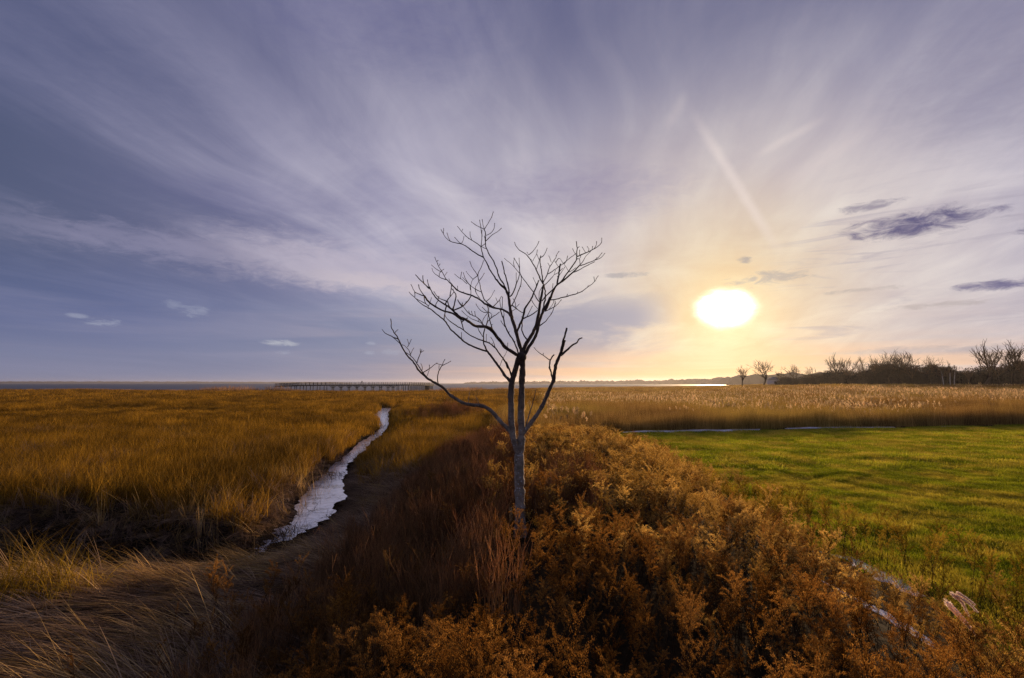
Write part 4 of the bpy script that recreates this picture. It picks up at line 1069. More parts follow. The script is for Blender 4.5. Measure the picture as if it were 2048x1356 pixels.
  (VD, 1.8, 1.1, [(600, 390), (640, 430), (650, 520), (640, 570), (570, 630), (550, 700), (550, 745)]), (VD, 1.6, 1, [(650, 545), (590, 560), (520, 520), (470, 470), (445, 410)]), (VD, 1.3, 1, [(620, 535), (560, 470)]), (VD, 1.5, 1, [(655, 540), (690, 560), (715, 590), (700, 620)]),
  (VD, 3.6, 2.6, [(1165, 1260), (1120, 1120), (1070, 1010), (990, 900), (930, 780), (910, 650), (870, 560), (850, 490)]), (VD, 1.5, 1, [(925, 790), (890, 740), (865, 700)]), (VD, 1.8, 1.2, [(910, 640), (920, 570), (905, 530)]),
 ],
 'centre_branch': [
  (VD, 9, 5.5, [(1215, 1300), (1220, 1180), (1170, 1080), (1140, 950), (1110, 830), (1070, 700), (1030, 580), (1010, 450), (1000, 280), (960, 190)]),
  (VC, 4, 2.2, [(1220, 1377), (1180, 1325), (1090, 1260), (1050, 1190), (940, 1040), (880, 900), (815, 800), (790, 680), (780, 620)]), (VC, 3, 1.2, [(815, 800), (700, 740), (590, 660), (500, 590), (440, 570), (330, 555), (260, 540), (180, 470), (150, 410), (105, 340)]),
  (VD, 4, 3.4, [(960, 190), (920, 110), (830, 60), (790, -10)]),
  (VC, 1.4, 1, [(142, 400), (148, 315)]), (VC, 1.5, 1, [(265, 535), (220, 460), (207, 400)]), (VC, 1.6, 1.2, [(440, 570), (390, 530), (340, 470)]), (VC, 1.6, 1, [(450, 565), (485, 510), (488, 460)]), (VC, 2.2, 1.1, [(780, 620), (720, 570), (660, 535), (600, 500), (520, 440), (455, 370), (385, 285)]),
  (VC, 1.3, 1, [(455, 365), (468, 330)]), (VC, 1.4, 1, [(625, 510), (590, 440), (595, 380)]), (VC, 2, 1.1, [(780, 620), (790, 530), (800, 450), (780, 330), (760, 180)]), (VC, 1.4, 1, [(800, 450), (795, 350)]),
  (VC, 3.4, 2.0, [(1230, 1400), (1190, 1300), (1140, 1210), (1090, 1150), (1060, 1030), (1000, 880), (930, 760), (870, 660), (850, 560), (855, 500), (870, 430), (835, 330)]), (VC, 2, 1.3, [(835, 330), (900, 220), (950, 150), (985, 40)]), (VC, 1.5, 1, [(835, 330), (815, 240), (800, 170)]), (VC, 1.6, 1, [(835, 330), (770, 290), (700, 265), (625, 210)]),
  (VC, 1.7, 1.1, [(870, 430), (910, 405), (965, 390), (990, 340), (1015, 280), (1010, 235)]), (VC, 1.8, 1.1, [(855, 530), (920, 470), (970, 410), (1050, 380), (1120, 315)]), (VC, 2, 1.6, [(850, 570), (780, 620)]), (VC, 1.7, 1.4, [(865, 655), (780, 620)]), (VC, 1.4, 1, [(850, 520), (840, 450)]),
  (VD, 3.4, 2.6, [(1000, 290), (1010, 260), (1000, 150), (960, 0), (918, -160), (882, -320)]),
  (VH, 3.2, 1.8, [(80, 1062), (110, 1045), (150, 970), (190, 840), (222, 750), (240, 690)]), (VH, 2.2, 1.2, [(240, 690), (235, 600), (215, 560), (180, 510), (150, 455)]), (VH, 1.6, 1, [(235, 600), (228, 520), (225, 455)]), (VH, 1.6, 1, [(180, 870), (178, 690)]), (VH, 1.8, 1.2, [(240, 700), (150, 590), (100, 540), (50, 500), (0, 460)]), (VH, 1.5, 1, [(150, 590), (130, 520), (150, 460)]),
  (VH, 2.4, 1.6, [(95, 1220), (140, 1150), (200, 1010), (250, 870), (272, 780), (250, 720)]), (VH, 1.7, 1.2, [(110, 1190), (170, 1240), (230, 1295), (285, 1320)]), (VH, 1.4, 1, [(170, 1240), (172, 1150), (130, 1100)]), (VH, 1.4, 1, [(172, 1240), (220, 1190)]), (VH, 1.3, 1, [(105, 1295), (180, 1255)]),
  (VD, 5.2, 2.6, [(1140, 870), (1150, 840), (1190, 760), (1240, 640), (1260, 500), (1300, 430), (1380, 330), (1420, 220), (1470, 100), (1500, 10)]), (VD, 4.2, 4, [(1250, 590), (1262, 490)]), (VH, 2.8, 1.6, [(500, 885), (545, 800)]), (VH, 1.6, 1, [(500, 875), (455, 770)]),
  (VD, 3, 2.2, [(1235, 660), (1310, 620), (1400, 590), (1480, 515)]), (VD, 1.6, 1, [(1310, 610), (1350, 530), (1390, 450)]), (VD, 1.8, 1.2, [(1235, 555), (1150, 510), (1060, 440)]),
  (VD, 3.2, 2.2, [(1310, 1015), (1250, 940), (1215, 850), (1225, 660)]),
  (VH, 2.4, 1.5, [(555, 1150), (500, 1090), (460, 1000), (380, 890), (300, 790), (260, 730), (240, 700)]), (VH, 1.5, 1.1, [(425, 1120), (470, 1200), (525, 1260)]),
 ],
 'right_branch': [
  (VD, 8, 4.6, [(1225, 1300), (1240, 1180), (1320, 1030), (1420, 880), (1470, 740), (1500, 560), (1530, 400), (1560, 200), (1580, 90)]),
  (VD, 7, 5, [(1245, 1310), (1275, 1250), (1340, 1130), (1420, 1010), (1470, 920), (1490, 800), (1530, 660), (1590, 500), (1660, 380), (1700, 290)]),
  (VH, 3.6, 2.2, [(610, 860), (560, 770), (500, 630), (440, 530)]), (VH, 2.4, 1.3, [(440, 530), (390, 440), (340, 390), (280, 345), (220, 320), (180, 270), (150, 205)]), (VH, 1.6, 1, [(380, 395), (450, 340), (510, 260), (540, 190)]), (VH, 1.5, 1, [(440, 500), (450, 460), (500, 410), (515, 330)]), (VH, 1.3, 1, [(375, 400), (355, 360)]), (VH, 1.6, 1.2, [(500, 630), (530, 540), (550, 460)]),
  (VH, 3.0, 2.0, [(610, 850), (585, 700), (565, 580), (550, 500), (570, 410)]), (VH, 2.2, 1.2, [(565, 440), (630, 400), (650, 350), (670, 295)]), (VH, 1.4, 1, [(540, 470), (515, 400)]),
  (VH, 2.4, 1.3, [(610, 845), (680, 700), (710, 580), (790, 490), (820, 400), (850, 345)]), (VH, 2.0, 1.1, [(690, 700), (780, 640), (850, 590), (900, 560), (970, 500), (1050, 440), (1120, 380)]), (VH, 1.5, 1, [(790, 490), (820, 540), (850, 580)]), (VH, 1.4, 1, [(740, 515), (705, 420)]), (VH, 1.3, 1, [(710, 580), (690, 540)]), (VH, 1.6, 1, [(810, 520), (860, 420), (900, 490), (940, 540), (990, 610), (1010, 660)]), (VH, 1.4, 1, [(1000, 410), (990, 470), (955, 530)]),
  (VH, 2.0, 1.1, [(630, 875), (720, 790), (790, 710), (800, 650)]), (VH, 1.4, 1, [(790, 710), (850, 690), (910, 620)]),
  (VD, 4.4, 3.2, [(1540, 660), (1570, 520), (1600, 380), (1625, 260), (1600, 130), (1585, 70)]),
  (VH, 6, 3.6, [(640, 1290), (700, 1150), (760, 990), (810, 890), (900, 820)]), (VH, 3.4, 1.6, [(900, 820), (1010, 660), (1080, 570), (1150, 460), (1145, 380), (1150, 280), (1140, 180)]), (VH, 1.6, 1, [(1140, 410), (1110, 360), (1080, 310)]), (VH, 1.3, 1, [(1150, 295), (1175, 270)]),
  (VH, 2.6, 1.2, [(1150, 425), (1220, 390), (1290, 370), (1330, 345), (1410, 310), (1500, 260), (1555, 190), (1540, 135)]), (VH, 1.6, 1, [(1420, 300), (1460, 240), (1462, 195)]), (VH, 1.6, 1, [(1330, 340), (1340, 300), (1320, 270)]), (VH, 1.5, 1, [(1285, 360), (1235, 280)]), (VH, 1.4, 1, [(1190, 395), (1190, 330)]), (VH, 1.3, 1, [(1390, 310), (1395, 270)]), (VH, 1.6, 1.1, [(1150, 460), (1200, 460), (1210, 400)]),
  (VH, 4.2, 2.4, [(820, 885), (950, 790), (1080, 680), (1150, 610), (1200, 550)]), (VH, 1.6, 1, [(1200, 550), (1190, 480)]), (VH, 1.9, 1.1, [(1200, 550), (1260, 490), (1270, 430), (1360, 350)]), (VH, 2.2, 1.1, [(1080, 680), (1200, 630), (1280, 580), (1360, 540), (1420, 510)]), (VH, 2.2, 1.1, [(1200, 570), (1280, 545), (1350, 515), (1440, 480), (1500, 430), (1540, 375)]), (VH, 1.7, 1, [(1440, 480), (1530, 450), (1585, 380)]), (VH, 1.4, 1, [(1020, 670), (1070, 645), (1120, 610)]),
  (VH, 3.8, 3.2, [(830, 860), (860, 700), (885, 540)]), (VH, 1.5, 1, [(860, 730), (910, 660), (950, 600)]), (VH, 3.2, 2.4, [(590, 1130), (680, 1020), (780, 940), (830, 870)]), (VH, 1.4, 1, [(755, 930), (765, 860)]), (VH, 1.4, 1, [(545, 1110), (540, 1000), (580, 920)]),
 ],
 'right_low_branch': [
  (VH, 2.6, 1.2, [(700, 1120), (790, 1110), (880, 1090), (980, 1060), (1080, 1030), (1200, 1000), (1310, 920), (1380, 870), (1435, 820), (1480, 740)]), (VH, 1.4, 1, [(1430, 825), (1420, 760)]), (VH, 1.2, 1, [(1310, 920), (1325, 890)]), (VH, 1.2, 1, [(980, 1060), (995, 1035)]),
  (VH, 2.2, 1.1, [(630, 1300), (720, 1260), (790, 1230), (850, 1180), (890, 1120)]), (VH, 1.5, 1, [(790, 1230), (800, 1140)]), (VH, 1.4, 1, [(700, 1265), (770, 1180), (780, 1130)]), (VE, 2.4, 1.2, [(550, 520), (690, 415), (790, 290), (850, 160), (880, 60)]),
 ],
}


def sumac():
    g = np.random.default_rng(11)
    base = at_y(1042, 1075, TREE_Y)
    base.z = float(terrain(base.x, base.y)) - 0.05
    root = empty('bare_tree', base, 'lone bare leafless tree with forked lichen-speckled trunk on the brown mound', 'tree')
    known = [];  pxm = 1 / 1024
    sub_first = {'trunk': None}
    for limb, lines in LIMBS.items():
        B = Buf()
        depth_bias = {'right_limb': -0.5, 'left_low_limb': 0.45, 'left_lower_branch': 0.4, 'left_thin_branch': -0.3, 'left_main_branch': -0.4, 'upper_left_branch': 0.35, 'centre_branch': 0.1, 'right_branch': -0.2, 'right_low_branch': 0.5}.get(limb, 0)
        for (view, w0, w1, pts) in lines:
            P = np.array([(view[0] + x / view[2], view[1] + y / view[2]) for x, y in pts], float)
            # depth: start where the nearest known wood is, then drift towards or away
            y0 = TREE_Y
            if known and limb != 'trunk':
                K = np.concatenate(known); dd = np.hypot(K[:, 0] - P[0, 0], K[:, 1] - P[0, 1]); j = dd.argmin()
                if dd[j] < 16: y0 = K[j, 2]
            # rounded course between the measured points
            seg = np.hypot(*np.diff(P, axis=0).T); t = np.concatenate([[0], np.cumsum(seg)]); n = max(len(P), int(t[-1] / 5) + 2)
            tt = np.linspace(0, t[-1], n)
            x = np.interp(tt, t, P[:, 0]); v = np.interp(tt, t, P[:, 1])
            if n > 4:
                for _ in range(2):
                    x[1:-1] = (x[:-2] + 2 * x[1:-1] + x[2:]) / 4; v[1:-1] = (v[:-2] + 2 * v[1:-1] + v[2:]) / 4
            x[1:] += g.normal(size=n - 1) * min(0.35, 0.12 * w0); v[1:] += g.normal(size=n - 1) * 0.2
            L = t[-1] / 1024 * TREE_Y
            sl = 0 if limb == 'trunk' else depth_bias + g.normal() * (0.30 if L > 0.6 else 0.5)
            Y = y0 + sl * L * np.linspace(0, 1, n) ** 1.2
            known.append(np.stack([x, v, Y], -1))
            W = np.array([at_y(a, b, c) - base for a, b, c in zip(x, v, Y)])
            r = np.linspace(w0, w1, n) / 2 * pxm * TREE_Y * 0.96
            r = np.maximum(r, 0.0052) * (1 + 0.07 * g.normal(size=n))
            if limb == 'trunk' and w0 > 18: r[: max(2, n // 4)] *= np.linspace(1.35, 1.0, max(2, n // 4))
            tube(B, W, r, 8 if w0 > 6 else (5 if w0 > 2 else 4), 0, g.random())
            if w1 <= 1.3 and w0 < 3.5:                        # swollen end bud
                e = W[-1]; d = W[-1] - W[-2]; d /= np.linalg.norm(d) + 1e-9
                tube(B, [e, e + d * 0.008, e + d * 0.02], [0.006, 0.0075, 0.002], 4)
            # leaf scars along thicker wood
            if 2 < w0 < 8 and limb != 'trunk':
                for q in range(int(t[-1] / 30)):
                    i = g.integers(1, n - 1); a = g.normal(size=3); a /= np.linalg.norm(a)
                    tube(B, [W[i], W[i] + a * (r[i] + 0.006), W[i] + a * (r[i] + 0.016) + np.array([0, 0, .008])], [0.008, 0.006, 0.003], 4)
        nm = 'trunk' if limb == 'trunk' else 'limb'
        o = B.obj(nm, M['bark'], root)
        if limb == 'trunk':
            # a swollen graft where the two stems meet again
            K = Buf(); c = at_y(1043, 712, TREE_Y) - base
            tube(K, [c + Vector((0, 0, -.09)), c + Vector((0, 0, -.05)), c, c + Vector((0, 0, .04)), c + Vector((0, 0, .07))], [0.045, 0.082, 0.086, 0.07, 0.03], 10)
            K.obj('graft_knot', M['bark'], o)
            trunk = o


sumac()


# ------------------------------------------------------------------ far bare trees along the meadow's edge
def far_tree_mesh(seed, spread=0.55, levels=5, up=0.25, trunk_frac=0.28, fork=3):
    """unit-height bare tree: a trunk mesh and a crown mesh"""
    g = np.random.default_rng(seed); T, C = Buf(), Buf()
    def grow(p, d, L, r, lv):
        k = 4; pts = [p]
        for i in range(k):
            d = d + g.normal(size=3) * 0.10 + np.array([0, 0, up * 0.18]); d /= np.linalg.norm(d); pts.append(pts[-1] + d * L / k)
        tube(C, pts, np.maximum(np.linspace(r, r * 0.66, k + 1), 0.0017), 4 if lv < 2 else 3, 0 if lv < 2 else 1, g.random(), cap=False)
        if lv >= levels: return
        n = fork
        for j in range(n):
            t = 1.0 if j == 0 else 0.35 + 0.65 * g.random(); q = pts[min(k, int(t * k))]
            a = g.normal(size=3); a -= d * (a @ d); a /= np.linalg.norm(a)
            s = spread * (0.4 if j == 0 else 1.0) * (0.7 + 0.6 * g.random())
            nd = d * math.cos(s) + a * math.sin(s); nd[2] += up * 0.25; nd /= np.linalg.norm(nd)
            grow(q, nd, L * (0.62 + 0.22 * g.random()), r * (0.68 if j == 0 else 0.56), lv + 1)
    le = g.normal(size=2) * 0.03; tp = np.array([le[0], le[1], trunk_frac])
    tube(T, [[0, 0, -0.03], [0, 0, 0.02], tp * 0.5, tp], [0.030, 0.022, 0.018, 0.016], 6, 0, 0.4)
    for j in range(3):
        a = j * 2.1 + g.random(); s = spread * (0.25 + 0.75 * g.random()) * (0.3 if j == 0 else 1)
        grow(tp * (1.0 if j == 0 else 0.75 + 0.25 * g.random()), np.array([math.cos(a) * math.sin(s), math.sin(a) * math.sin(s), math.cos(s)]), 0.24, 0.013, 1)
    zmax = max(v[:, 2].max() for v in C.v)
    for b in (T, C): b.v = [v * np.array([1 / zmax] * 3) for v in b.v]
    return T, C


def far_trees():
    shapes = []
    spec = [(21, 0.50, 0.3, 0.26, 3), (22, 0.62, 0.2, 0.24, 3), (23, 0.42, 0.45, 0.30, 3), (24, 0.70, 0.15, 0.20, 3), (25, 0.55, 0.35, 0.34, 3), (26, 0.48, 0.5, 0.22, 3)]
    mats = [M['farbark'], M['fartwig']]
    for s, sp, up, tf, fk in spec:
        T, C = far_tree_mesh(s, sp, 5, up, tf, fk)
        c = np.concatenate(C.v); wid = np.percentile(np.abs(c[:, :2]), 97)
        shapes.append((T.mesh('tree_trunk', mats), C.mesh('tree_crown', mats), wid))
    first = {}
    L = [  # u, top v, crown width px, distance, shape, label
        (1484, 729, 30, 262, 2, 'small slim bare tree standing alone nearest the setting sun, by the bright water'),
        (1526, 717, 40, 240, 1, 'second bare tree from the sun, open spreading crown, left of the pale house'),
        (1561, 739, 26, 250, 4, 'thin low bare tree just right of the pale house'),
        (1589, 727, 44, 225, 3, 'round wide bare tree with short trunk, third tall one from the sun'),
        (1629, 731, 32, 230, 0, 'faint thin bare tree rising from the low left end of the thicket'),
        (1666, 703, 50, 205, 5, 'dense rounded bare tree, tallest at the left end of the wood'),
        (1701, 713, 40, 200, 1, 'bare tree with fan crown just right of the dense rounded tree'),
        (1727, 710, 34, 195, 0, 'narrow bare tree at the left of the wood, before the broad trio'),
        (1750, 705, 38, 192, 4, 'bare tree with tangled twigs, left of the broad trio in the wood'),
        (1781, 697, 52, 188, 3, 'broad bare tree, left one of the trio in the middle of the wood'),
        (1806, 703, 40, 186, 1, 'middle tree of the broad bare trio in the wood'),
        (1826, 699, 46, 184, 0, 'right one of the broad bare trio in the middle of the wood'),
        (1862, 709, 40, 186, 3, 'lower bare tree right of the broad trio, with a flat crown'),
        (1884, 721, 30, 180, 4, 'short bushy bare tree left of the pale birch trunks'),
        (1905, 719, 34, 180, 5, 'short dense bare tree above the pale birch trunks'),
        (1938, 733, 24, 178, 2, 'smallest bare tree in the gap of the wood'),
        (1968, 675, 66, 168, 5, 'tallest bare tree with tall vase shaped crown near the right edge'),
        (1999, 700, 40, 166, 1, 'leaning rusty brown bare tree between the two tallest trees'),
        (2024, 677, 56, 166, 2, 'second tallest bare tree beside the right border'),
        (2050, 690, 44, 164, 0, 'bare tree cut by the right border of the photo'),
    ]
    for i, (u, vt, wpx, Y, sh, lab) in enumerate(L):
        p = at_y(u, 764, Y); z = float(terrain(p.x, p.y)); top = at_y(u, vt, Y).z; h = top - z
        wx = wpx / 2 / 1024 * Y / (shapes[sh][2] * h)
        if sh not in first:
            o = empty('bare_tree', (0, 0, 0), lab, 'tree', 'bare trees along the meadow edge')
            for nm, me in (('trunk', shapes[sh][0]), ('crown', shapes[sh][1])):
                c = bpy.data.objects.new(nm, me); COL.objects.link(c); c.parent = o
            first[sh] = o
        else:
            o = copy_tree(first[sh]); o['label'] = lab
        wx = min(max(wx, 0.6), 1.5)
        o.location = (p.x, p.y, z - 0.1); o.scale = (h * wx, h * wx, h); o.rotation_euler = (0, 0, i * 1.7)
    # pale birch trunks before the thicket
    for j, (u, vt, ln) in enumerate(((1887, 742, -3), (1900, 745, 1.5), (1908, 741, 4))):
        p = at_y(u, 764, 160); z = float(terrain(p.x, p.y)); h = at_y(u, vt, 160).z - z; s = ln / 1024 * 160
        B = Buf(); tube(B, [[0, 0, -.2], [s * .2, 0, h * .4], [s, 0, h]], [0.16, 0.13, 0.07], 6)
        o = empty('birch_tree', (p.x, p.y, z), ('pale birch trunk leaning left in front of the dark thicket', 'middle one of the three pale birch trunks', 'pale birch trunk leaning right in front of the dark thicket')[j], 'tree', 'pale birch trunks')
        B.obj('trunk', M['birch'], o)
        C = Buf()
        for q in range(14):
            a = rng.random() * 6.28; t = 0.6 + 0.4 * rng.random(); b0 = np.array([s * t, 0, h * t])
            tube(C, [b0, b0 + np.array([math.cos(a) * .4, math.sin(a) * .4, .7]), b0 + np.array([math.cos(a) * .7, math.sin(a) * .7, 1.7])], [0.05, 0.035, 0.02], 3, 0, rng.random())
        C.obj('crown', M['fartwig'], o)
    # the dark thicket below them
    pr = []
    for k in range(4):
        b = Buf()
        blades(b, 190, 1.9, 2.2, 5.2, 0.10, 0.08, 0.35, 3)
        P = np.stack([rng.normal(size=420) * 1.0, rng.normal(size=420) * 1.0, 0.3 + 4.4 * rng.random(420)], -1); flecks(b, P, 0.16, 0, el=3.5)
        pr.append(proto(f'thicket_{k:02d}', b, M['thicket']))
    X, Y = grid_points(70, 300, 172, 262, 1.75); u = 1024 + 1024 * X / Y
    front = np.interp(u, [1490, 1560, 1640, 1740, 1900, 2100], [246, 230, 208, 192, 182, 174])
    k = (Y > front) & (Y < front + 22) & (u > 1552) & (u < 2130) & (rng.random(len(X)) < 0.75)
    p = settle(X, Y, k, 0.2); n = len(p); u = 1024 + 1024 * p[:, 0] / p[:, 1]
    vt = np.interp(u, [1470, 1500, 1560, 1620, 1660, 1720, 1760, 1850, 1890, 1920, 1950, 1990, 2060, 2130], [760, 759, 757, 752, 746, 739, 735, 733, 737, 743, 741, 735, 732, 732])
    top = CAM_H + (766 - vt) / 1024 * p[:, 1]; s = (top - p[:, 2]) / 4.9 * (0.48 + 0.62 * fbm(u * 0.07, u * 0 + 4, 3) + 0.45 * rng.random(n) ** 5)
    sx = np.clip(s, 0.55, 1.2)
    scatter('woodland_thicket', pr, p, rng.random(n) * 6.28, np.stack([sx, sx, s], -1), rng.integers(0, 4, n))


far_trees()


# ------------------------------------------------------------------ far shores
def far_land(name, pts, dist_thick, mat, seed, amp):
    """a low wooded ridge: (u, top v, distance) along its length"""
    P = np.array(pts, float); n = int((P[-1, 0] - P[0, 0]) / 1.6) + 2
    u = np.linspace(P[0, 0], P[-1, 0], n); vt = np.interp(u, P[:, 0], P[:, 1]); D = np.interp(u, P[:, 0], P[:, 2])
    hgt = (766 - vt) / 1024 * D + CAM_H + 0.6
    hgt = np.maximum(hgt * (1 - amp + 2 * amp * fbm(u * 0.09, u * 0 + seed, 5)) * (0.8 + 0.4 * vnoise(u * 0.7, u * 0 + seed)), 0.3)
    x = (u - 1024) / 1024 * D
    V = []
    prof = [(-0.5, -0.9), (-0.42, 0.35), (-0.2, 0.8), (0, 1.0), (0.25, 0.8), (0.5, -0.9)]
    for a, b in prof:
        j = 1 + 0.25 * (vnoise(u * 0.9 + a * 40, u * 0 + seed + 3) - 0.5)
        V.append(np.stack([x, D + a * dist_thick, np.where(b > 0, -0.6 + hgt * b * j, -1.2)], -1))
    V = np.stack(V, 1).reshape(-1, 3); m = len(prof); i = (np.arange(n - 1) * m)[:, None] + np.arange(m - 1)[None]
    B = Buf(); B.add(V, np.stack([i, i + 1, i + m + 1, i + m], -1))
    tag(B.obj(name, mat, smooth_shade=False), kind='structure')


M['farwood'] = solid_mat('far_woodland', (0.05, 0.035, 0.028), (0.09, 0.06, 0.045), 0.08, bump=0, obj_coord=True)
far_land('far_shore_hills', [(-300, 763.6, 5600), (120, 763.2, 5600), (420, 763.6, 5600), (640, 764.2, 5600), (700, 765.5, 5600)], 300, M['farwood'], 3.0, 0.12)
far_land('wooded_far_shore', [(930, 764.6, 3000), (980, 763.6, 2900), (1100, 762.4, 2600), (1250, 761.2, 2200), (1370, 760.2, 1700), (1440, 757.6, 1300), (1480, 754.5, 1050), (1560, 751, 900), (1640, 750, 820)], 160, M['farwood'], 8.0, 0.32)


# ------------------------------------------------------------------ the timber boardwalk on piles
def pier():
    pts = [(556, 233), (580, 229), (600, 226), (660, 222), (740, 222), (815, 232), (846, 246), (866, 268)]
    W = np.array([((u - 1024) / 1024 * Y, Y) for u, Y in pts])
    o = empty('boardwalk', (W[3, 0], W[3, 1], 0), 'long dark timber boardwalk on piles with railings across the marsh horizon', 'boardwalk')
    org = np.array([W[3, 0], W[3, 1], 0])
    topv = np.interp([p[0] for p in pts], [556, 600, 640, 815, 870], [767.0, 765.2, 764.3, 764.3, 765.4])
    rail = CAM_H + (766 - topv) / 1024 * W[:, 1]; deck = rail - 1.12
    seg = np.linalg.norm(np.diff(W, axis=0), axis=1); t = np.concatenate([[0], np.cumsum(seg)])
    def P(s): return np.array([np.interp(s, t, W[:, 0]), np.interp(s, t, W[:, 1])]), np.interp(s, t, deck)
    def ang(s):
        a, b = P(max(s - .5, 0))[0], P(min(s + .5, t[-1]))[0]; return math.atan2(b[1] - a[1], b[0] - a[0])
    Dk, St, Ra, Br = Buf(), Buf(), Buf(), Buf()
    s = 0.0
    while s < t[-1] - 2:                                        # deck boards and stringers bay by bay
        c, z = P(s + 1); a = ang(s + 1)
        box(Dk, (c[0] - org[0], c[1] - org[1], z), (2.04, 2.6, 0.10), a)
        nrm = np.array([-math.sin(a), math.cos(a)])
        for k in (-1.1, 1.1):
            box(St, (c[0] + nrm[0] * k - org[0], c[1] + nrm[1] * k - org[1], z - 0.24), (2.04, 0.12, 0.34), a)
            for hh, th in ((1.10, 0.12), (0.82, 0.08), (0.58, 0.08), (0.34, 0.08)):
                box(Ra, (c[0] + nrm[0] * k * 1.1 - org[0], c[1] + nrm[1] * k * 1.1 - org[1], z + hh), (2.06, 0.06, th), a)
        s += 2
    Dk.obj('deck', M['timber'], o); St.obj('stringers', M['timber'], o); Ra.obj('rails', M['timber'], o)
    pb = Buf(); box(pb, (0, 0, 0), (0.11, 0.11, 1.2)); pm = pb.mesh('rail_post', M['timber'])
    lb = Buf(); tube(lb, [(0, 0, -1.9), (0, 0, 1.9)], [0.17, 0.15], 8); lm = lb.mesh('pile', M['timber'])
    s = 1.0
    while s < t[-1] - 1:
        c, z = P(s); a = ang(s); nrm = np.array([-math.sin(a), math.cos(a)])
        for k in (-1.2, 1.2):
            q = bpy.data.objects.new('rail_post', pm); COL.objects.link(q); q.parent = o; q.location = (c[0] + nrm[0] * k - org[0], c[1] + nrm[1] * k - org[1], z + 0.56); q.rotation_euler = (0, 0, a)
        s += 2.0
    s = np.interp(588, [p[0] for p in pts], t); end = t[-1] - 4; last = None
    while s < end:
        c, z = P(s); a = ang(s); nrm = np.array([-math.sin(a), math.cos(a)]); u = 1024 + 1024 * c[0] / c[1]
        for k in (-0.95, 0.95):
            q = bpy.data.objects.new('pile', lm); COL.objects.link(q); q.parent = o; q.location = (c[0] + nrm[0] * k - org[0], c[1] + nrm[1] * k - org[1], z - 2.15)
        if 655 < u < 790:                                       # knee braces make the openings look arched
            for sg in (-1, 1):
                d = np.array([math.cos(a), math.sin(a)]) * sg * 1.25
                for k in (-0.95, 0.95):
                    b0 = np.array([c[0] + nrm[0] * k - org[0], c[1] + nrm[1] * k - org[1]])
                    tube(Br, [(b0[0], b0[1], z - 1.35), (b0[0] + d[0], b0[1] + d[1], z - 0.42)], [0.09, 0.09], 4)
        s += 3.45 if u < 775 else 2.3
    Br.obj('knee_braces', M['timber'], o)
    # somebody standing on it
    sp = np.interp(725, [p[0] for p in pts], t); c, z = P(sp)
    person((c[0], c[1], z + 0.05))


def person(loc):
    me = bpy.data.meshes.new('person')
    J = {'pel': (0, 0, .95), 'sp': (0, .01, 1.15), 'ch': (0, .01, 1.36), 'nk': (0, 0, 1.50), 'hd': (0, -.02, 1.60), 'ht': (0, -.01, 1.74),
         'sl': (.17, 0, 1.42), 'el': (.25, .03, 1.16), 'wl': (.23, -.08, .93), 'fl': (.22, -.12, .84), 'sr': (-.17, 0, 1.42), 'er': (-.26, .02, 1.17), 'wr': (-.2, -.12, .98), 'fr': (-.16, -.17, .91),
         'hl': (.09, 0, .9), 'kl': (.11, -.02, .5), 'al': (.11, .02, .09), 'tl': (.12, -.14, .04), 'hr': (-.09, 0, .9), 'kr': (-.11, -.03, .5), 'ar': (-.12, .0, .09), 'tr': (-.13, -.16, .04)}
    rad = {'pel': .15, 'sp': .135, 'ch': .16, 'nk': .06, 'hd': .095, 'ht': .07, 'sl': .075, 'el': .055, 'wl': .04, 'fl': .035, 'sr': .075, 'er': .055, 'wr': .04, 'fr': .035, 'hl': .10, 'kl': .07, 'al': .05, 'tl': .04, 'hr': .10, 'kr': .07, 'ar': .05, 'tr': .04}
    E = [('pel', 'sp'), ('sp', 'ch'), ('ch', 'nk'), ('nk', 'hd'), ('hd', 'ht'), ('ch', 'sl'), ('sl', 'el'), ('el', 'wl'), ('wl', 'fl'), ('ch', 'sr'), ('sr', 'er'), ('er', 'wr'), ('wr', 'fr'), ('pel', 'hl'), ('hl', 'kl'), ('kl', 'al'), ('al', 'tl'), ('pel', 'hr'), ('hr', 'kr'), ('kr', 'ar'), ('ar', 'tr')]
    ks = list(J); me.from_pydata([J[k] for k in ks], [(ks.index(a), ks.index(b)) for a, b in E], [])
    o = bpy.data.objects.new('person', me); COL.objects.link(o); o.location = loc
    md = o.modifiers.new('skin', 'SKIN'); lay = me.skin_vertices[0] if me.skin_vertices else None
    if lay is None:
        bpy.context.view_layer.objects.active = o
        import bmesh
        bm = bmesh.new(); bm.from_mesh(me); bm.verts.layers.skin.verify(); bm.to_mesh(me); bm.free(); lay = me.skin_vertices[0]
    for i, k in enumerate(ks): lay.data[i].radius = (rad[k], rad[k]); lay.data[i].use_root = (k == 'pel')
    s = o.modifiers.new('smooth', 'SUBSURF'); s.levels = 1; s.render_levels = 1
    me.materials.append(M['cloth'])
    tag(o, 'tiny distant person in dark clothes standing on the timber boardwalk', 'person')


pier()


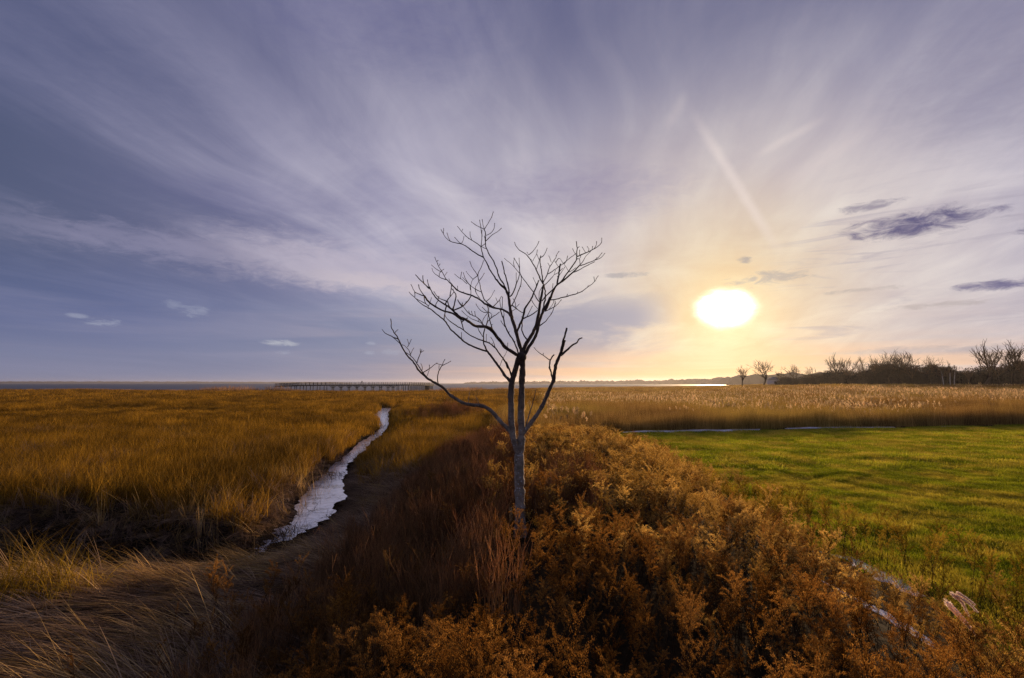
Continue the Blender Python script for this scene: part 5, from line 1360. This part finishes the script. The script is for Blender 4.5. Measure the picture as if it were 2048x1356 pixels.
# ------------------------------------------------------------------ small things far off
def pale_house():
    Y = 300; p = at_y(1546, 764, Y); z = float(terrain(p.x, p.y))
    o = empty('house', (p.x, p.y, z), 'small pale house half hidden among the bare trees right of the sun', 'house', rz=0.3)
    B = Buf(); box(B, (0, 0, 1.6), (4.4, 5, 3.4)); B.obj('wall', M['paint'], o)
    Rf = Buf(); Rf.add([(-2.5, -2.8, 3.3), (2.5, -2.8, 3.3), (0, -2.8, 5.0), (-2.5, 2.8, 3.3), (2.5, 2.8, 3.3), (0, 2.8, 5.0)], [[0, 2, 5, 3], [1, 4, 5, 2], [0, 3, 4, 1]], [[0, 1, 2], [3, 5, 4]])
    Rf.obj('roof', M['shingle'], o)
    for x in (-1.1, 1.1):
        w = Buf(); box(w, (x, -2.52, 1.9), (0.9, 0.08, 1.3)); w.obj('window', M['glass'], o)
    d = Buf(); box(d, (0, -2.53, 0.95), (0.9, 0.08, 2.1)); d.obj('door', M['shingle'], o)


pale_house()


def shore_bits():
    for u, w, h, Y, lab in ((1326, 7, 2.2, 455, 'low dark driftwood snag at the water edge, left one of two'), (1340, 8, 3.4, 452, 'dark driftwood snag with an upright stub, right one of two')):
        p = at_y(u, 767, Y); z = float(terrain(p.x, p.y)) + 0.6
        B = Buf(); hw = w / 2 / 1024 * Y; hh = h / 1024 * Y * 1.0
        tube(B, [(-hw, 0, .2), (-hw * .4, .2, hh * .55), (hw * .3, 0, hh * .5), (hw, -.2, hh * .3)], [0.25, 0.5, 0.55, 0.2], 6)
        tube(B, [(hw * .3, 0, hh * .4), (hw * .45, 0, hh * 1.0), (hw * .4, .1, hh * 1.45)], [0.35, 0.3, 0.15], 6)
        o = B.obj('driftwood', M['farbark']); o.location = (p.x, p.y, z); tag(o, lab, 'driftwood', 'driftwood on the far shore')
    lm = None
    for j, u in enumerate((1452, 1457, 1463, 1470, 1476)):
        Y = 520; p = at_y(u, 766, Y)
        if lm is None:
            B = Buf(); tube(B, [(0, 0, -1), (0, 0, 1.2), (0.05, 0, 2.3)], [0.3, 0.26, 0.22], 7); lm = B.mesh('mooring_post', M['timber'])
        o = bpy.data.objects.new('mooring_post', lm); COL.objects.link(o); o.location = (p.x, p.y + j * 2.0, -0.62); o.scale = (1.4, 1.4, 1.2 + 0.25 * (j % 2))
        tag(o, 'dark post standing in the bright water left of the slim lone tree', 'post', 'posts in the bright water')


shore_bits()


# ------------------------------------------------------------------ single reeds, foxtails and tufts one can point at
def single_reeds():
    def parts(seed, h):
        g = np.random.default_rng(seed); st, pl = Buf(), Buf()
        le = g.normal(size=2) * 0.06; ax = lambda t: np.array([le[0] * t * t, le[1] * t * t, t]) * h
        tube(st, [ax(t) for t in np.linspace(0, 1, 6)], np.linspace(0.006, 0.003, 6), 4, 0, g.random(), cap=False)
        blades(st, 5, 0.03, 0.3 * h, 0.6 * h, 0.014, 0.2, 0.9, 3, r_=g)
        t = g.random(110); c = np.stack([ax(0.9 + 0.16 * x) for x in t]); w = 0.035 * np.sin(np.pi * np.clip(t, .05, .95))[:, None]
        dr = np.array([g.normal() * 0.05, g.normal() * 0.05, -0.02]) * (t[:, None] ** 2)
        flecks(pl, c + g.normal(size=(110, 3)) * w * np.array([1, 1, .5]) + dr, 0.020, 0, g, along=(0, 0, 1.0), el=2.4)
        return st.mesh('reed_stem', M['reed']), pl.mesh('reed_plume', M['plume'])
    vs_ = [parts(500 + k, 1.55 + 0.12 * k) for k in range(4)]
    made = {}
    spots = [(1070, 806, 25), (1098, 808, 28), (1105, 813, 28), (1116, 816, 28), (1092, 820, 28), (1092, 831, 28), (1105, 834, 28), (1109, 823, 28), (1112, 836, 28), (1123, 816, 28), (1145, 817, 30), (1147, 818, 30), (1151, 822, 30), (1154, 824, 30), (1157, 818, 30), (1161, 827, 30), (1165, 832, 30), (1170, 829, 30), (1177, 826, 30), (1138, 832, 28), (1170, 838, 28), (1055, 815, 25), (1368, 812, 42), (1372, 816, 42), (1366, 818, 42), (1351, 820, 42), (1384, 830, 42), (1390, 829, 42), (1356, 823, 42), (1340, 824, 40)]
    g = np.random.default_rng(5)
    for q in range(110):                                        # the plumed reeds before the wood at right
        u = 1700 + 360 * g.random() ** 0.8 if q > 14 else 1690 + 130 * g.random()
        Y = 52 + 38 * g.random() if q > 14 else 48 + 8 * g.random()
        spots.append((u, None, Y))
    for i, (u, v, Y) in enumerate(spots):
        k = int(g.integers(0, 4))
        near = v is not None
        lab, gr = (('backlit pale reed plume right of the bare tree trunk', 'pale reed plumes by the bare tree') if near and u < 1250 else
                   ('backlit pale reed plume below the setting sun', 'pale reed plumes below the sun') if near else
                   ('tan plumed reed in the tall meadow below the wood at right', 'plumed reeds below the wood'))
        if k not in made:
            o = empty('reed', (0, 0, 0), lab, 'reed', gr)
            for nm, me in (('stem', vs_[k][0]), ('plume', vs_[k][1])):
                c = bpy.data.objects.new(nm, me); COL.objects.link(c); c.parent = o
            made[k] = o; c['kind'] = 'stuff'
        else:
            o = copy_tree(made[k]); o['label'] = lab; o['group'] = gr
        x = (u - 1024) / 1024 * Y; z = float(terrain(x, Y)); h0 = 1.55 + 0.12 * k
        s = ((at_y(u, v, Y).z + 0.05 - z) / h0) if near else 1.05 + 0.35 * g.random()
        s = min(max(s, 0.8), 1.8)
        o.location = (x, Y, z - 0.02); o.scale = (min(s, 1.4) * 1.3, min(s, 1.4) * 1.3, s); o.rotation_euler = (0.05 * g.normal(), 0.05 * g.normal(), g.random() * 6.28)


single_reeds()


def foxtails():
    for pts, w, lab in (([(1985, 1330), (1958, 1278), (1930, 1243), (1892, 1203)], 11, 'largest pale foxtail seed head, bent to the left at lower right'),
                        ([(1962, 1300), (1940, 1240), (1925, 1205), (1903, 1187)], 6, 'second pale foxtail seed head, above the largest one'),
                        ([(1985, 1290), (1955, 1213), (1935, 1198), (1915, 1185)], 4, 'thin pale foxtail seed head, highest of the four'),
                        ([(1990, 1285), (1960, 1230), (1940, 1208), (1912, 1190)], 4, 'thin faint foxtail seed head behind the others')):
        Y = 4.4; W = np.array([at_y(u, v, Y - 0.05 * i) for i, (u, v) in enumerate(pts)])
        foot = W[0].copy(); foot[1] += 0.1; foot[2] = float(terrain(foot[0], foot[1])) - 0.02
        o = empty('foxtail_grass', foot, lab, 'foxtail', 'pale foxtails at lower right')
        t = np.linspace(0, 1, 14); c = np.stack([np.interp(t, [0, .33, .66, 1], W[:, j]) for j in range(3)], -1) - foot
        S = Buf(); tube(S, np.concatenate([[[0, 0, 0]], c[:10]]), np.linspace(0.003, 0.0018, 11), 4); S.obj('stem', M['reed'], o)
        H = Buf(); n = 900; q = 0.42 + 0.58 * rng.random(n); cc = np.stack([np.interp(q, t, c[:, j]) for j in range(3)], -1)
        d = (c[-1] - c[-3]); d /= np.linalg.norm(d); r = w / 2 / 1024 * Y * (0.25 + 0.75 * ((q - 0.42) / 0.58) ** 0.8)
        off = rng.normal(size=(n, 3)); off /= np.linalg.norm(off, axis=1)[:, None]
        flecks(H, cc + off * (r * (0.35 + 0.65 * np.sqrt(rng.random(n))) * 1.15)[:, None], 0.0028, 0, along=d * 2.2, el=11.0); tube(H, c[6:], np.array([.1, .2, .32, .42, .5, .52, .46, .15]) * w / 2 / 1024 * Y * 1.7, 6)
        tag(H.obj('seed_head', M['fox'], o), kind='stuff')
    # one light seed head left of the trunk's foot
    p = at_y(1021, 1030, 8.2); z = float(terrain(p.x, p.y)); o = empty('grass_stalk', (p.x, p.y, z), 'single pale grass stalk with seed head left of the trunk foot', 'grass stalk')
    h = p.z - z; S = Buf(); tube(S, [(0, 0, 0), (0, 0, h * .6), (0.01, 0, h)], [0.004, 0.003, 0.002], 4); S.obj('stem', M['reed'], o)
    H = Buf(); q = rng.random(90); flecks(H, np.stack([0.01 + rng.normal(size=90) * .010, rng.normal(size=90) * .010, h - 0.10 + 0.22 * q], -1), 0.010, 0, along=(0, 0, 1), el=2.5); tag(H.obj('seed_head', M['plume'], o), kind='stuff')


foxtails()


def tufts():
    def tuft(u, v, zl, n, rad, h0, h1, mat, lab, az=None, spread=math.pi, l0=0.25, l1=1.1, w=0.008, seg=5):
        p = at_z(u, v, zl); z = float(terrain(p.x, p.y))
        B = Buf(); blades(B, n, rad, h0, h1, w, l0, l1, seg, az=az, azspread=spread)
        o = B.obj('grass_tuft', mat); o.location = (p.x, p.y, z - 0.03); tag(o, lab, 'grass tuft')
    tuft(50, 1190, 0.05, 240, 0.65, 0.8, 1.6, M['tuft'], 'yellow green arching grass tuft at the left edge, beside the dark hollow', w=0.012, l0=0.2, l1=1.7)
    tuft(150, 1180, 0.05, 100, 0.45, 0.7, 1.3, M['tuft'], 'smaller yellow arching grass tuft right of the one at the left edge', az=R(-40), spread=1.1, w=0.012, l0=0.3, l1=1.6)
    tuft(265, 1078, -0.2, 240, 0.55, 0.6, 1.15, M['strawgold'], 'tan straw clump hanging over the dark hollow at left', az=R(215), spread=0.8, l0=0.7, l1=1.5)
    tuft(335, 1085, -0.3, 120, 0.40, 0.5, 0.9, M['strawgold'], 'short tan straw clump right of the larger one in the hollow', az=R(-60), spread=1.0, l0=0.6, l1=1.4)
    tuft(430, 1010, -0.05, 200, 0.7, 0.5, 1.0, M['straw'], 'drooping brown straw fringe on the left creek bank', az=R(-60), spread=0.9, l0=0.8, l1=1.3)
    tuft(520, 985, -0.05, 200, 0.7, 0.5, 1.0, M['straw'], 'drooping straw fringe on the left bank nearer the ice', az=R(-55), spread=0.9, l0=0.8, l1=1.3)
    tuft(775, 925, -0.05, 260, 0.9, 0.5, 0.95, M['strawgold'], 'rounded straw tussock overhanging the creek bend on its right bank', az=R(200), spread=1.4, l0=0.6, l1=1.5, w=0.014)
    # a few dry stalks leaning over the ice
    for u, v, a, lab in ((600, 1095, R(120), 'pair of dry stalks leaning over the near end of the ice'), (395, 1110, R(150), 'long bent dry stalk crossing the mouth of the hollow')):
        p = at_z(u, v, -0.1); z = float(terrain(p.x, p.y)); B = Buf()
        for j in range(3):
            b = a + 0.3 * rng.normal(); d = np.array([math.cos(b), math.sin(b) * .5, 0.9]); tube(B, [(0.05 * j, 0, 0), d * .45, d * .8 + np.array([0, 0, -.10])], [0.006, 0.005, 0.003], 4, 0, 0.9)
        o = B.obj('dry_stalk', M['strawgold']); o.location = (p.x, p.y, z - .02); tag(o, lab, 'dry stalk')


tufts()


# ------------------------------------------------------------------ the air
def haze():
    B = Buf(); box(B, (0, 2900, 14.8), (9000, 6200, 36))
    m = bpy.data.materials.new('haze'); m.use_nodes = True; m.node_tree.nodes.clear(); N = NT(m.node_tree)
    out = N.new('ShaderNodeOutputMaterial'); v = N.new('ShaderNodeVolumePrincipled')
    v.inputs['Color'].default_value = (0.93, 0.92, 0.95, 1); v.inputs['Density'].default_value = 0.00007; v.inputs['Anisotropy'].default_value = 0.6
    N.l.new(v.outputs[0], out.inputs['Volume']); m.cycles.volume_sampling = 'DISTANCE'; m.cycles.homogeneous_volume = True
    o = B.obj('haze', m, smooth_shade=False); tag(o, kind='stuff')


haze()


SC.cycles.use_denoising = True; SC.cycles.denoiser = 'OPENIMAGEDENOISE'; SC.cycles.denoising_prefilter = 'NONE'
